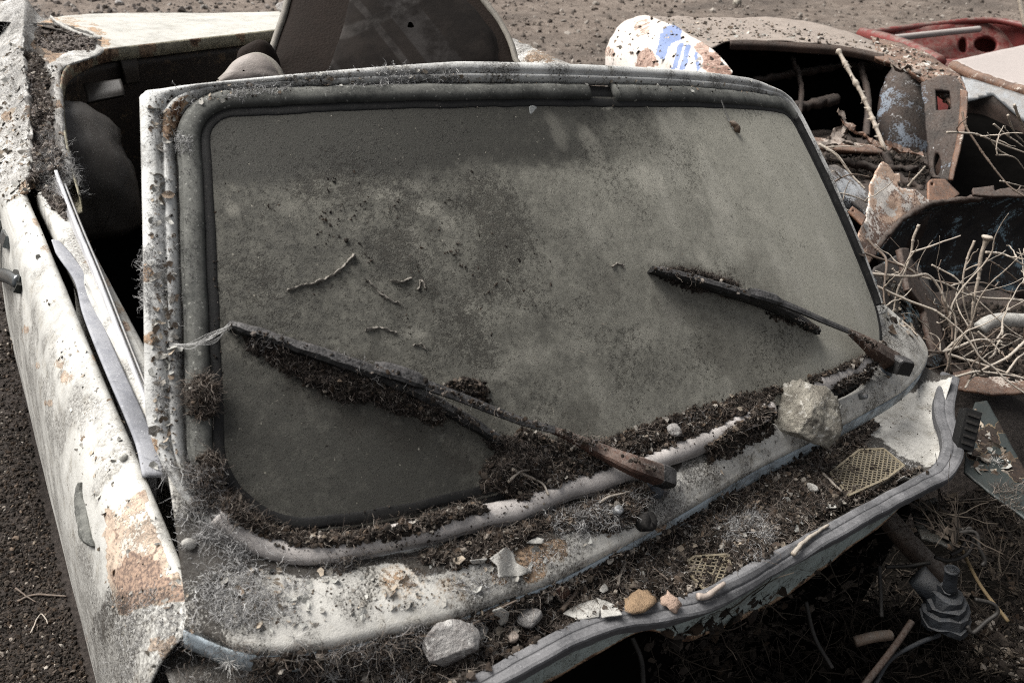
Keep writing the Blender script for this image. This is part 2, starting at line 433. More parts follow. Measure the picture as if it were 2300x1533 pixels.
def m_glass():
    """windscreen: glass under an opaque crust of dust, washed by drips"""
    t = NT('dusty_windscreen')
    big = t.noise(3.2, 4, .6); mid = t.noise(16, 5, .65, .4, seed=1); fine = t.noise(150, 5, .8, seed=2); mic = t.noise(620, 3, .75, seed=3)
    du = t.attr('dust'); th = t.attr('thick'); st = t.attr('stain')
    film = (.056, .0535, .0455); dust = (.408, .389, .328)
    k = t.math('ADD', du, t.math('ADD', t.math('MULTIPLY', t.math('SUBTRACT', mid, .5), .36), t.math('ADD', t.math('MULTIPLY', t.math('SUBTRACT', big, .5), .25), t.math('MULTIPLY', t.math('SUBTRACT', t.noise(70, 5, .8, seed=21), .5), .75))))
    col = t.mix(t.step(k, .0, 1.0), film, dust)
    # oblong drip marks down the slope
    v = t.vor(11, 'SMOOTH_F1', stretch=(1.7, .62, .62)); dr = t.math('MULTIPLY', t.step(v, .36, .20), t.step(t.noise(6, 3, .6, seed=4), .40, .54))
    col = t.mix(t.math('MULTIPLY', dr, t.math('MULTIPLY', du, .45)), col, (.50, .475, .41))
    dp = t.math('MULTIPLY', t.attr('drip'), t.mixf(t.noise(60, 4, .7, seed=17), .3, 1.1)); col = t.mix(t.math('MULTIPLY', dp, .55), col, (.56, .53, .45))
    # dirt crust grains
    cr = t.math('ADD', t.math('MULTIPLY', fine, .55), t.math('ADD', t.math('MULTIPLY', mic, .36), t.math('MULTIPLY', th, .15)))
    g = t.step(cr, .515, .62); col = t.mix(t.math('MULTIPLY', g, .55), col, (.040, .034, .028))
    g2 = t.step(t.noise(850, 3, .8, seed=12), .58, .70); col = t.mix(t.math('MULTIPLY', g2, .55), col, (.055, .047, .038)); g = t.math('MAXIMUM', g, g2)
    col = t.mix(t.math('MULTIPLY', st, .85), col, (.030, .024, .018))
    # pale flecks
    fl = t.step(t.noise(300, 2, .5, seed=9), .735, .76); col = t.mix(t.math('MULTIPLY', fl, .8), col, (.42, .39, .32))
    nrm = t.bump(mic, .0008, .6, t.bump(g, .0014, .7, t.bump(mid, .002, .3)))
    return t.out(col, t.mixf(t.step(k, 0., .6), .62, .9), nrm, spec=.25)

MAT = {}
def setup_mats():
    Mt = MAT
    Mt['door'] = m_paint('old_white_door_paint', primer=(.56, .44, .34), rust=(.34, .235, .17), film=.50, grit=.30, wear=-.10, streak=(55, 1.2, 1.2))
    Mt['cowl'] = m_paint('old_white_cowl_paint', base=(.60, .578, .53), film=.56, grit=.8, wear=-.05)
    Mt['frame'] = m_paint('old_white_frame_paint', film=.45, grit=.65, wear=-.02, base=(.64, .635, .61))
    Mt['quarter'] = m_paint('dirty_white_quarter_paint', film=.50, grit=1.0, wear=.04, up_dust=.30, base=(.66, .645, .61))
    Mt['deck'] = m_paint('pale_deck_paint', base=(.50, .485, .44), film=.42, grit=.7, wear=-.10)
    Mt['edge'] = m_paint('bluish_panel_edge_paint', base=(.40, .46, .50), film=.42, grit=.5, wear=-.03)
    Mt['flange'] = m_paint('pale_green_flange_paint', base=(.40, .46, .44), film=.40, grit=.6, wear=-.02)
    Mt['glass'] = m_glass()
    Mt['seal'] = m_rubber('dusty_grey_rubber', (.032, .033, .030), (.21, .208, .188), .75, speck=.7)
    Mt['seal_pale'] = m_rubber('dust_caked_rubber', (.30, .275, .26), (.60, .555, .52), .95, speck=.2)
    Mt['black'] = m_rubber('black_rubber', (.006, .006, .006), (.09, .08, .07), .10, rough=.6, speck=.25)
    Mt['hood_seal'] = m_rubber('grey_hood_rubber', (.070, .070, .073), (.245, .24, .243), .66, speck=.35)
    Mt['strip'] = m_rubber('bluish_grey_rubber', (.22, .225, .25), (.42, .42, .43), .6, speck=.5)
    Mt['soil'] = m_soil('dark_leaf_soil')
    Mt['crumb'] = m_vcol('soil_crumbs')
    Mt['fluff'] = m_vcol('dusty_fibres', .95, 2000, .0001)
    Mt['rust'] = m_rust('rust')
    Mt['arm_rust'] = m_rust('brown_rust', (.050, .028, .021), (.105, .058, .042), (.018, .013, .011), .35)
    Mt['metal'] = m_plain('dull_grey_metal', (.22, .23, .24), .5, .5, 40, .001, .6, .4)
    Mt['dark'] = m_plain('dark_metal', (.010, .009, .0085), .85, .4, 30, .001, .25, dustc=(.10, .09, .08))  # near-black metal, dust on upward faces
    Mt['void'] = m_plain('shaded_hollow_black', (.003, .0027, .0025), 1., .4, 20, spec=.02)  # near-black colour stands in for deep shade in the hollows
    Mt['stone'] = m_stone('rough_limestone')
    Mt['stone_b'] = m_stone('pale_flint', (.42, .40, .38), (.22, .20, .19), (.62, .60, .57))
    Mt['mesh'] = m_plain('brass_coloured_mesh', (.30, .25, .165), .6, .35, 200, .0005, .3)
    Mt['twig'] = m_plain('dry_twig_bark', (.42, .35, .28), .9, .5, 110, .002, .6, dustc=(.62, .57, .50))
    Mt['twig_dark'] = m_plain('dark_twig_bark', (.16, .115, .085), .9, .5, 60, .001, .4)
    Mt['flake'] = m_plain('paint_flake', (.52, .50, .46), .75, .45, 70, .002)
    Mt['leather'] = m_plain('beige_vinyl', (.40, .33, .28), .55, .3, 25, .001, .4)

# ------------------------------------------------------------------ windscreen geometry
SL = .48
def SG(a, b, off=0.):
    """point of the windscreen surface: a metres across, b metres up the slope"""
    a = np.asarray(a, float); b = np.asarray(b, float); t = b / SL
    w = .62 + (.534 - .62) * t; s = a / w; q = 1 - np.clip(np.abs(s) ** (5.0 - 2.6 * np.clip(t, 0, 1)), 0, 1.8)
    y = t * .329 - (.078 - .028 * t) * q; z = t * .349 + .034 * t * q
    bow = .012 * 4 * np.clip(t, 0, 1) * (1 - np.clip(t, 0, 1))
    P = np.stack([a + 0 * b, y - bow * .7, z + bow * .7], -1)
    if np.any(off):
        e = 1e-3
        def raw(a, b): return SG(a, b)
        n = np.cross(raw(a + e, b) - raw(a - e, b), raw(a, b + e) - raw(a, b - e)); n /= np.linalg.norm(n, axis=-1, keepdims=True)
        P = P + n * np.asarray(off, float)[..., None] if np.ndim(off) else P + n * off
    return P
def outline(off, rt=.065, rb=.09, n=400, start=0.):
    """rounded outline of the pane grown by off: (n,2) of (a,b), starting bottom centre, going to +a"""
    def corner(t): return .62 + (.534 - .62) * t
    b0, b1 = -off, SL + off
    wb = corner(b0 / SL) + off; wt = corner(b1 / SL) + off
    pts = [(0, b0)]
    C = [((wb, b0), rb, 0), ((wt, b1), rt, 1), ((-wt, b1), rt, 2), ((-wb, b0), rb, 3)]
    dirs = [np.array((1., 0)), _n((wt - wb, b1 - b0)), np.array((-1., 0)), _n((wt - wb, -(b1 - b0))) * np.array((1, 1)), np.array((1., 0))]
    dirs[3] = _n((-(wb - wt), -(b1 - b0)))
    for (c, r, k) in C:
        c = np.array(c); r = max(r + off * (1 if r > .03 else 0), .004); d0, d1 = dirs[k], dirs[k + 1]
        ang = math.acos(np.clip(d0 @ d1, -1, 1)); tl = r * math.tan(ang / 2)
        p0 = c - d0 * tl; p1 = c + d1 * tl
        nrm = np.array((-d0[1], d0[0])); ce = p0 + nrm * r; a0 = math.atan2(*(p0 - ce)[::-1])
        for j in range(13):
            aa = a0 + ang * j / 12; pts.append(tuple(ce + r * np.array((math.cos(aa), math.sin(aa)))))
    pts.append((0, b0))
    return resample(np.array(pts), n + 1)[:n]

# ------------------------------------------------------------------ helpers for wear placed on the panels
def proj(P):
    c = (np.asarray(P, float).reshape(-1, 3) - CAM) @ AX
    return np.stack([CX + FPX * c[:, 0] / c[:, 2], CY + FPX * c[:, 1] / c[:, 2]], 1)
def region(P, poly, rag=10, sc=45, seed=3):
    """1 inside an outline with ragged edges, for wear that has a shape of its own"""
    P = np.asarray(P, float).reshape(-1, 3); q = proj(P)
    j = np.stack([fbm(P, sc, 3, seed) - .5, fbm(P, sc, 3, seed + 9) - .5], 1) * 2 * rag
    return inpoly(q + j, poly).astype(float)
def softregion(P, poly, soft=40, k=14, seed=1):
    """like region() but fading over `soft`"""
    P = np.asarray(P, float).reshape(-1, 3); q = proj(P); r = np.random.default_rng(seed); o = np.zeros(len(P))
    for i in range(k): o += inpoly(q + r.normal(size=2) * soft, poly)
    return o / k
def blobs(P, lst, seed=5, sc=60, rag=.5):
    P = np.asarray(P, float).reshape(-1, 3); q = proj(P); o = np.zeros(len(P)); n = fbm(P, sc, 3, seed)
    for (x, y, r, s) in lst:
        d = np.hypot(q[:, 0] - x, q[:, 1] - y) / r + (n - .5) * 2 * rag; o = np.maximum(o, s * sstep(1.1, .75, d))
    return o
def crop(pts, s, ox, oy): return [(ox + x * s, oy + y * s) for x, y in pts]

def panel(name, G, mat, parent, rust=None, dirt=None, sol=.002, surf=False, extra=None, noise=0., smooth=True):
    V = G.reshape(-1, 3)
    if noise: V = V + (fbm(V, 9, 4, 11)[:, None] - .5) * noise * grid_normals(G).reshape(-1, 3)
    at = {'rust': np.zeros(len(V)) if rust is None else rust, 'dirt': np.zeros(len(V)) if dirt is None else dirt}
    at.update(extra or {})
    return mob(name, V, gridF(*G.shape[:2]), mat, parent, smooth, at, surf, sol)

def build_car():
    car = empty('wrecked_car', (0, .6, -.70))
    tag(car, 'derelict roofless white car with dust-caked windscreen and peeling paint', 'car')
    # ---------------------------------------------------------------- windscreen
    NRG = 420; ring = outline(-.018, n=NRG); c0 = np.array((0., SL * .5)); NR = 140
    fr = np.linspace(0, 1, NR)[1:]
    AB = c0 + (ring[None] - c0) * fr[:, None, None]
    V = np.concatenate([SG(np.array([0.]), np.array([SL * .5])), SG(AB[..., 0], AB[..., 1]).reshape(-1, 3)])
    q = proj(V); th = fbm(V, 14, 4, 21)
    ab = np.concatenate([c0[None], AB.reshape(-1, 2)])
    # dust colour: paler towards the far side and middle, darker at the near top
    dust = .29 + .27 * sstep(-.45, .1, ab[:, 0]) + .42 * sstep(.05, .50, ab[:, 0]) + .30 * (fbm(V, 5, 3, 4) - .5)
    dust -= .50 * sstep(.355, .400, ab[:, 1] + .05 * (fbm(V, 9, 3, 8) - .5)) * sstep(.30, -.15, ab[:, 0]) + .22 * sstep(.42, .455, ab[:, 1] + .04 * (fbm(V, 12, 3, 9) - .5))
    dust -= .20 * softregion(V, [(470, 800), (640, 850), (900, 960), (1110, 1060), (1080, 1120), (900, 1180), (700, 1190), (560, 1140), (480, 1010)], 30)
    thick = .5 * softregion(V, [(480, 420), (760, 350), (1100, 380), (1250, 500), (1240, 700), (1080, 850), (840, 800), (560, 700), (470, 640)], 70) * (.2 + th) \
        + .35 * sstep(.45, .7, th)
    thick -= .3 * softregion(V, [(470, 800), (900, 960), (1110, 1060), (900, 1190), (600, 1170), (480, 1010)], 30)
    stain = .7 * blobs(V, [(1660, 700, 110, .5), (1560, 660, 80, .55), (1500, 690, 50, .4), (1760, 760, 80, .5), (1690, 820, 70, .45), (1300, 940, 50, .4), (1360, 650, 40, .3),
                      (820, 860, 90, .5), (700, 830, 80, .5), (930, 940, 90, .5), (1030, 1010, 60, .5)], 31, 22, .7)
    drip = np.zeros(len(V)); jn = fbm(V, 40, 3, 61) - .5
    for (x, y, rx, ry, sl, st) in [(1455, 400, 36, 40, .5, 1.), (1645, 420, 18, 38, .5, .8), (1575, 335, 14, 16, .3, .9), (1612, 455, 16, 30, .6, .7), (1570, 450, 14, 14, .3, .6), (1650, 552, 22, 46, .6, .7), (1578, 583, 18, 30, .5, .9), (1705, 482, 26, 40, .8, .7), (1470, 578, 24, 20, .3, .5), (1780, 525, 22, 34, .6, .6),
                            (1242, 590, 26, 26, .3, .5), (1360, 238, 18, 16, 0, .9), (1330, 330, 24, 50, .5, .5), (1250, 300, 20, 46, .4, .4), (960, 470, 40, 18, .5, .7), (870, 440, 46, 16, .3, .6), (1000, 500, 20, 18, .3, .7), (930, 420, 30, 14, .4, .5), (1060, 690, 26, 22, .3, .6), (1180, 800, 60, 26, -.6, .6), (1120, 840, 50, 20, -.6, .5), (1300, 780, 60, 22, -.5, .5),
                            (1440, 760, 40, 26, -.5, .5), (1850, 560, 20, 40, .6, .5), (1740, 640, 30, 40, .6, .4), (1500, 300, 16, 40, .5, .4), (930, 750, 30, 12, .2, .6), (520, 470, 16, 20, .2, .6), (640, 470, 30, 14, .2, .3), (1880, 660, 26, 30, .5, .5), (1700, 330, 20, 40, .5, .4)]:
        dx = q[:, 0] - x - sl * (q[:, 1] - y); dy = q[:, 1] - y; rr_ = np.sqrt((dx / rx)**2 + (dy / ry)**2) + jn * 1.0; drip = np.maximum(drip, st * sstep(1.1, .55, rr_))
    F = [[0, 1 + j, 1 + (j + 1) % NRG] for j in range(NRG)]
    F += (gridF(NR - 1, NRG, cv=True) + 1)[:, ::-1].tolist()
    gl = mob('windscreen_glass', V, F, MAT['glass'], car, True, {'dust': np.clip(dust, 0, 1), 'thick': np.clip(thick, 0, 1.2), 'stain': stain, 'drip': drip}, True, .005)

    def run(off, f0, f1, n, **k):
        o = outline(off, n=2000, **k); i = (np.linspace(f0, f1, n) * 2000).astype(int) % 2000; return o[i]
    def seal(name, f0, f1, mat, par, off=-.0115, w=.0112, h=.0085, n=160, wob=.0, seed=0, lift=.002, sc=None, prof=None, db=None):
        ab = run(off, f0, f1, n)
        if db is not None: ab = ab + np.stack([0 * ab[:, 0], db(ab[:, 0])], 1)
        if wob: ab = ab + (np.stack([fbm(np.c_[ab, ab[:, :1] * 0 + k], 14, 3, seed + k) for k in (0, 5)], 1) - .5) * wob
        P = SG(ab[:, 0], ab[:, 1], lift); Nn = SG(ab[:, 0], ab[:, 1], .02) - SG(ab[:, 0], ab[:, 1]); Nn /= np.linalg.norm(Nn, axis=1, keepdims=True)
        if prof is None:
            prof = np.array([(-1, -.6), (-1.08, 0), (-.98, .45), (-.80, .78), (-.35, 1), (.25, 1), (.66, .84), (.78, .60), (.80, .36), (1.04, .32), (1.14, .1), (1.0, -.6)]) * (w, h)
        T, S, U = frames(P, Nn); scv = np.ones(n) if sc is None else sc
        Vv = P[:, None] + S[:, None] * (prof[None, :, 0:1] * scv[:, None, None]) + U[:, None] * (prof[None, :, 1:2] * scv[:, None, None])
        Vv = Vv + (fbm(Vv, 55, 3, 41)[..., None] - .5) * .0022
        k = len(prof); VV = Vv.reshape(-1, 3); Fq = gridF(n, k)[:, ::-1].tolist() + [list(range(k)), [(n - 1) * k + j for j in range(k)][::-1]]
        return mob(name, VV, Fq, mat, par, True, None, True)
    s1 = seal('windscreen_seal', .500, .800, MAT['seal'], car, n=260, wob=.004); s1['label'] = 'grey rubber seal along the near pillar and top of the windscreen'
    s2 = seal('windscreen_seal', .325, .484, MAT['seal'], car, n=120, wob=.003, seed=3, w=.0135); s2['label'] = 'top seal piece beyond the break'
    s3 = seal('windscreen_seal', .808, 1.055, MAT['seal_pale'], car, off=.000, w=.0130, h=.015, n=230, wob=.009, seed=5, lift=.006, db=lambda a: .016 * sstep(-.1, .2, a)); s3['label'] = 'pale dust-caked bottom seal'
    s4 = seal('windscreen_seal', .205, .325, MAT['black'], car, off=-.018, w=.0055, h=.010, n=90, wob=.002, seed=8); s4['label'] = 'thin black seal on the far side'
    s5 = seal('windscreen_trim', .083, .155, MAT['seal_pale'], car, off=.002, w=.0125, h=.010, n=60, wob=.002, seed=9, lift=.005, db=lambda a: .028 + 0 * a,
              prof=np.array([(-1, -1), (-1, .55), (-.7, .8), (.7, .9), (1, .6), (1, -1)]) * (.0125, .010))
    s5['label'] = 'flat pale trim strip at the windscreen foot'
    seal('seal_gap_shade', .30, .80, MAT['black'], car, off=-.012, n=300, lift=-.001, prof=np.array([(-1, -1), (-1, .3), (1, .3), (1, -1)]) * (.0125, .003))  # black strip under the seal, paints its gaps as dark as shade
    seal('seal_gap_shade', .80, 1.155, MAT['black'], car, off=-.014, n=300, lift=-.0005, prof=np.array([(-1, -1), (-1, .3), (1, .3), (1, -1)]) * (.0135, .003))  # same black strip, darkens the bright gap at the glass foot
    seal('seal_lip_and_shade', .165, .90, MAT['black'], car, off=-.0262, w=.0062, h=.0020, n=420, wob=.002, seed=12)  # flat black strip paints the shadow line between seal and glass
    seal('seal_lip_and_shade', .90, 1.05, MAT['black'], car, off=-.0215, w=.005, h=.004, n=150, wob=.004, seed=12)
    # ---------------------------------------------------------------- windscreen frame: pillars and header
    n = 520; f = np.linspace(.20, .885, n); I = outline(.002, n=2000); O = outline(.034, rt=.004, rb=.12, n=2000)
    idx = (f * 2000).astype(int) % 2000; I = I[idx]; O = O[idx]
    O[:, 1] = np.where(O[:, 1] > SL, SL + (O[:, 1] - SL) * np.interp(O[:, 0], [-.55, -.2, .3], [.15, .75, .75]), O[:, 1])
    far = sstep(.385, .335, f); far2 = sstep(.285, .262, f)
    O = O + (I - O) * (.62 * far + .36 * far2)[:, None]
    
    vs = np.array([0, .1, .2, .30, .36, .44, .50, .62, .75, .88, .95, 1.0, 1.0, 1.0, 1.0])
    ofs = np.array([-.004, .003, .0075, .0080, .0045, .0045, .0095, .0105, .010, .0090, .0070, .0025, -.008, -.020, -.034])
    AB = I[None] * (1 - vs[:, None, None]) + O[None] * vs[:, None, None]
    G = SG(AB[..., 0], AB[..., 1], ofs[:, None] + np.zeros(n)[None])
    Vf = G.reshape(-1, 3)
    rust = .75 * region(Vf, [(358, 262), (392, 232), (425, 205), (412, 250), (398, 300), (378, 318), (360, 292)], 7) + blobs(Vf, [(330, 620, 22, .7), (340, 760, 16, .6), (338, 1000, 30, .6)], 9, 50)
    dirt = .30 * sstep(.45, .65, fbm(Vf, 24, 4, 13)) + .15 * sstep(.40, .60, fbm(Vf, 8, 3, 17))
    panel('windscreen_frame', G, MAT['frame'], car, rust, dirt, .0015, True)
    # ---------------------------------------------------------------- cowl
    lip_px = [(420, 1385), (540, 1432), (640, 1440), (760, 1425), (870, 1400), (1010, 1368), (1130, 1325), (1250, 1280), (1380, 1215), (1500, 1150), (1600, 1092), (1700, 1035), (1850, 960), (2000, 880),
              (2055, 838), (2078, 805), (2080, 780), (2062, 750), (2030, 728), (1995, 712)]
    lip = np.array([Pz(x, y, -.03) for x, y in lip_px])
    ba = [-.625, -.605, -.57, -.52, -.45, -.36, -.28, -.18, -.08, .02, .09, .17, .28, .40, .48, .545, .58, .60, .61, .61]
    bb = [.09, .05, .02, .004, -.004] + [-.006] * 8 + [-.006, 0, .012, .03, .05, .07, .095]
    back = SG(np.array(ba), np.array(bb), -.010)
    lipd = smoothline(np.c_[lip, back], 300); lip_, back_ = lipd[:, :3], lipd[:, 3:]
    v = np.linspace(0, 1, 34)[:, None, None]
    G = back_[None] * (1 - v) + lip_[None] * v; G[..., 2] += .012 * (4 * v * (1 - v))[..., 0]
    roll = [(.0, -.0015, .003), (.0, -.006, .0045)]
    Gx = [G]; T, S, U = frames(lip_)
    for (dy, dz, o) in [(0, -.002, .0025), (0, -.006, .004), (0, -.012, .0045)]:
        Gx.append((lip_ + S * o + np.array((0, 0, dz)))[None])
    G = np.concatenate(Gx, 0); Vc = G.reshape(-1, 3)
    rust = blobs(Vc, [(1190, 1265, 55, .62), (1240, 1235, 40, .6), (900, 1300, 60, .46), (1010, 1335, 50, .44), (560, 1330, 60, .4), (1130, 1290, 30, .55)], 15, 40) 
    dirt = .9 * region(Vc, [(400, 1180), (540, 1235), (660, 1260), (760, 1255), (900, 1240), (1000, 1220), (1290, 1090), (1480, 1030), (1560, 1000), (1500, 1120), (1420, 1190), (1330, 1200), (1200, 1215),
                       (1060, 1270), (950, 1285), (900, 1265), (760, 1280), (700, 1300), (600, 1280), (480, 1270), (380, 1300)], 22, 22) + .35 * sstep(.46, .64, fbm(Vc, 20, 4, 19))
    dirt += .5 * region(Vc, [(360, 1150), (470, 1180), (520, 1260), (500, 1340), (520, 1440), (400, 1400)], 25, 20)
    cw = panel('cowl_panel', G, MAT['cowl'], car, rust, dirt, .0015, True, noise=.003)
    # folded bluish lip under the cowl edge
    R = [lip_ + S * .0052 + np.array((0, 0, dz)) for dz in (-.0125, -.019, -.028, -.036)]
    Ge = np.stack(R); Ve = Ge.reshape(-1, 3)
    panel('cowl_edge', Ge, MAT['edge'], cw, blobs(Ve, [(1480, 1180, 20, .6), (1240, 1295, 18, .55), (990, 1385, 20, .5)], 4, 60), .4 * sstep(.5, .66, fbm(Ve, 26, 4, 23)), .002, True)
    # water tray in front of the cowl
    seal_px = [(720, 1740), (860, 1655), (960, 1598), (1100, 1525), (1200, 1470), (1330, 1408), (1420, 1386), (1500, 1372), (1600, 1343), (1700, 1290), (1830, 1214), (1960, 1144), (2060, 1090), (2112, 1062),
               (2138, 1020), (2137, 985), (2124, 950), (2120, 915), (2126, 880), (2134, 845)]
    sp = np.array([Pz(x, y, -.066) for x, y in seal_px]); sp = smoothline(sp, 220)
    NT_ = 240; xs = np.linspace(-.66, .745, NT_)
    yl = np.interp(xs, lip_[:262, 0], lip_[:262, 1]); yl = np.where(xs > .70, np.interp(xs, [.70, .78], [yl[np.searchsorted(xs, .70)], .06]), yl)
    ys = np.interp(xs, sp[:, 0], sp[:, 1]); ys = np.where(xs < sp[0, 0], sp[0, 1] + .05 * (sp[0, 0] - xs), ys)
    v = np.linspace(0, 1, 40)[:, None]
    Y = (yl + .03)[None] * (1 - v) + ys[None] * v
    Z = -.088 + .012 * sstep(.80, 1., v) + .030 * sstep(.60, .75, xs)[None] + 0 * Y
    G = np.stack([np.broadcast_to(xs[None], Y.shape), Y, Z], -1); Vt = G.reshape(-1, 3)
    td = 1. - .95 * region(Vt, [(1900, 950), (2050, 870), (2160, 840), (2150, 1000), (2080, 1060), (2000, 1000)], 18, 30)
    tray = panel('water_tray', G, MAT['cowl'], car, blobs(Vt, [(1420, 1350, 60, .9), (1560, 1320, 30, .8), (1250, 1330, 26, .8)], 3, 40), td, .0015, True)
    # ---------------------------------------------------------------- bonnet seal
    pr = np.array([(-1, -1.1), (-1.02, .1), (-.92, .42), (-.70, .58), (-.25, .60), (-.12, .56), (-.04, .44), (.04, .44), (.12, .56), (.25, .60), (.72, .56), (.94, .38), (1.02, .1), (1, -1.1)]) * (.0128, .009)
    P = sp.copy(); P[:, 2] += (fbm(P, 7, 2, 3) - .5) * .012
    T, S, U = frames(P); pr_ = pr
    sq = .55 + .45 * sstep(.04, .2, np.abs(P[:, 0] + .02)); lean = np.exp(-((P[:, 0] + .02) / .11)**2) * .9
    U2 = U * np.cos(lean)[:, None] - S * np.sin(lean)[:, None] * -1; S2 = S * np.cos(lean)[:, None] - U * np.sin(lean)[:, None]
    wdt = 1. + .35 * sstep(.3, .6, P[:, 0])
    Vv = P[:, None] + S2[:, None] * pr_[None, :, 0:1] * wdt[:, None, None] + U2[:, None] * pr_[None, :, 1:2]
    Vv = Vv + (fbm(Vv, 26, 3, 43)[..., None] - .5) * .0035
    k = len(pr_); Fq = gridF(len(P), k)[:, ::-1].tolist() + [list(range(k)), [(len(P) - 1) * k + j for j in range(k)][::-1]]
    hs = mob('bonnet_seal', Vv.reshape(-1, 3), Fq, MAT['hood_seal'], car, False, None, True); hs['label'] = 'wavy grey rubber bonnet seal with a groove'
    # flange below the seal and the dark firewall
    m = 200; px_ = resample(sp[:190], m); v = np.linspace(0, 1, 16)
    depth = .055 + .030 * fbm(px_ * (1, 1, 0), 9, 3, 5) + .05 * np.exp(-((px_[:, 0] - .12) / .13)**2) + .06 * sstep(-.28, -.40, px_[:, 0]) - .05 * np.exp(-((px_[:, 0] + .18) / .055)**2) - .06 * sstep(.33, .42, px_[:, 0])
    depth = np.clip(depth, .012, .2)
    G = px_[None] + np.array((0, .004, -.010)) + np.stack([np.zeros((16, m)), (v[:, None] * .35 - .1 * v[:, None]**2) * depth[None] * .3, -v[:, None] * depth[None]], -1)
    Vl = G.reshape(-1, 3); edge = np.repeat(v[:, None], m, 1).ravel()
    panel('firewall_flange', G, MAT['flange'], car, .75 * sstep(.78, .97, edge + .25 * (fbm(Vl, 30, 3, 8) - .5)), .25 + 0 * edge, .0025, True)
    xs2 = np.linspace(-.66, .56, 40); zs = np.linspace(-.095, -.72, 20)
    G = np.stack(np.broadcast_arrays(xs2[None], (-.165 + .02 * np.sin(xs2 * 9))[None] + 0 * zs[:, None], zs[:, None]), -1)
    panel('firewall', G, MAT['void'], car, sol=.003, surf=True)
    # vent meshes in the tray
    def mesh_vent(poly, z, label, cell=.0062):
        Q = np.array([Pz(x, y, z) for x, y in poly]); lo, hi = Q.min(0), Q.max(0); parts = []
        u1, u2 = _n((1, .55, 0)), _n((1, -.62, 0)); c = Q.mean(0)
        for u, w_ in ((u1, u2), (u2, u1)):
            nrm = np.array((-u[1], u[0], 0)); ext = .12; st = cell
            for i in range(-26, 27):
                p = c + nrm * st * i; ts = np.linspace(-ext, ext, 90); L = p + ts[:, None] * u
                ins = inpoly(L[:, :2], Q[:, :2]); 
                if ins.sum() < 3: continue
                a, b = L[ins][0], L[ins][-1]; parts.append(box((a + b) / 2, [u, nrm, (0, 0, 1)], (np.linalg.norm(b - a) / 2, .00085, .0006)))
        for i in range(len(Q)):
            a, b = Q[i], Q[(i + 1) % len(Q)]; u = _n(b - a); parts.append(box((a + b) / 2 + np.array((0, 0, .0004)), [u, (-u[1], u[0], 0), (0, 0, 1)], (np.linalg.norm(b - a) / 2, .0016, .0012)))
        Vm, Fm = join(parts); o = mob('vent_mesh', Vm, Fm, MAT['mesh'], tray, False); o['label'] = label; return o
    mesh_vent([(1530, 1268), (1560, 1250), (1635, 1245), (1645, 1300), (1588, 1330)], -.0785, 'small diamond mesh vent')
    mesh_vent([(1865, 1062), (1930, 1010), (1985, 1008), (2030, 1045), (1990, 1075), (1905, 1113)], -.071, 'larger diamond mesh vent')

    # ---------------------------------------------------------------- door on the near side
    door = empty('door', (-.66, .5, -.3)); door.parent = car; door.location = (0, 0, 0); door.location = np.array(W((-.66, .5, -.3))) - np.array(car.location)
    prof = np.array([(-.618, -.060), (-.6195, -.049), (-.624, -.0445), (-.632, -.046), (-.645, -.056), (-.660, -.072), (-.673, -.094), (-.682, -.120), (-.689, -.155), (-.693, -.21), (-.695, -.30),
                     (-.694, -.38), (-.689, -.46), (-.682, -.54), (-.672, -.62), (-.655, -.655)])
    pf = resample(cat1(prof, 200), 130); ysd = np.linspace(-.052, 1.085, 250)
    G = np.zeros((130, 250, 3)); G[..., 0] = pf[:, :1] + (ysd[None] * .018) * sstep(-.06, -.12, pf[:, 1:2]); G[..., 1] = ysd[None]; G[..., 2] = pf[:, 1:2] + .004 * ysd[None]
    # front edge of the door leaf sweeps forward and down
    G[..., 1] -= .055 * sstep(.06, -.06, ysd)[None] * sstep(-.05, -.25, pf[:, 1:2])
    Vd = G.reshape(-1, 3)
    G = (Vd + (fbm(Vd, 5, 3, 51)[:, None] - .5) * .006 * grid_normals(G).reshape(-1, 3)).reshape(G.shape); Vd = G.reshape(-1, 3)
    tan = crop([(525, 660), (600, 645), (650, 600), (735, 545), (757, 600), (748, 670), (800, 780), (860, 900), (930, 1040), (960, 1110), (800, 1140), (680, 1160), (610, 1200), (570, 1120), (545, 1000), (540, 850)], .4456, 0, 850)
    rust = .62 * region(Vd, tan, 7, 40) + .5 * region(Vd, crop([(640, 880), (760, 900), (900, 1040), (940, 1110), (700, 1150), (610, 1190), (590, 1010)], .4456, 0, 850), 14, 40)
    rust = np.maximum(rust, blobs(Vd, [(85, 500, 14, .7), (105, 560, 20, .6), (60, 740, 10, .7), (85, 820, 9, .6), (150, 850, 16, .6), (135, 820, 14, .6), (215, 800, 14, .7), (365, 1455, 26, .7), (385, 1440, 14, .6),
                                       (75, 430, 14, .6), (95, 480, 12, .7), (180, 1440, 18, .8), (270, 1290, 24, .9), (255, 1200, 20, .8), (110, 905, 10, .7), (100, 1150, 8, .6)], 6, 70, .7))
    dirt = .75 * region(Vd, [(245, 1330), (400, 1310), (455, 1400), (340, 1540), (220, 1540), (200, 1420)], 22, 30) * .6 + .25 * sstep(-.10, -.16, Vd[:, 2]) + .3 * sstep(.5, .66, fbm(Vd, 18, 4, 29))
    sk = panel('door_skin', G, MAT['door'], door, rust, dirt, .0022, True)
    # inner ledge and inner wall of the door
    ip = np.array([(-.592, -.075), (-.590, -.052), (-.585, -.044), (-.575, -.041), (-.560, -.042), (-.551, -.047), (-.547, -.058), (-.546, -.10), (-.545, -.30), (-.55, -.55)])
    ipf = resample(cat1(ip, 120), 60); ysd = np.linspace(-.01, 1.03, 200); G = np.zeros((60, 200, 3))
    G[..., 0] = ipf[:, :1] - .012 * ysd[None]; G[..., 1] = ysd[None]; G[..., 2] = ipf[:, 1:2] + .004; Vi = G.reshape(-1, 3)
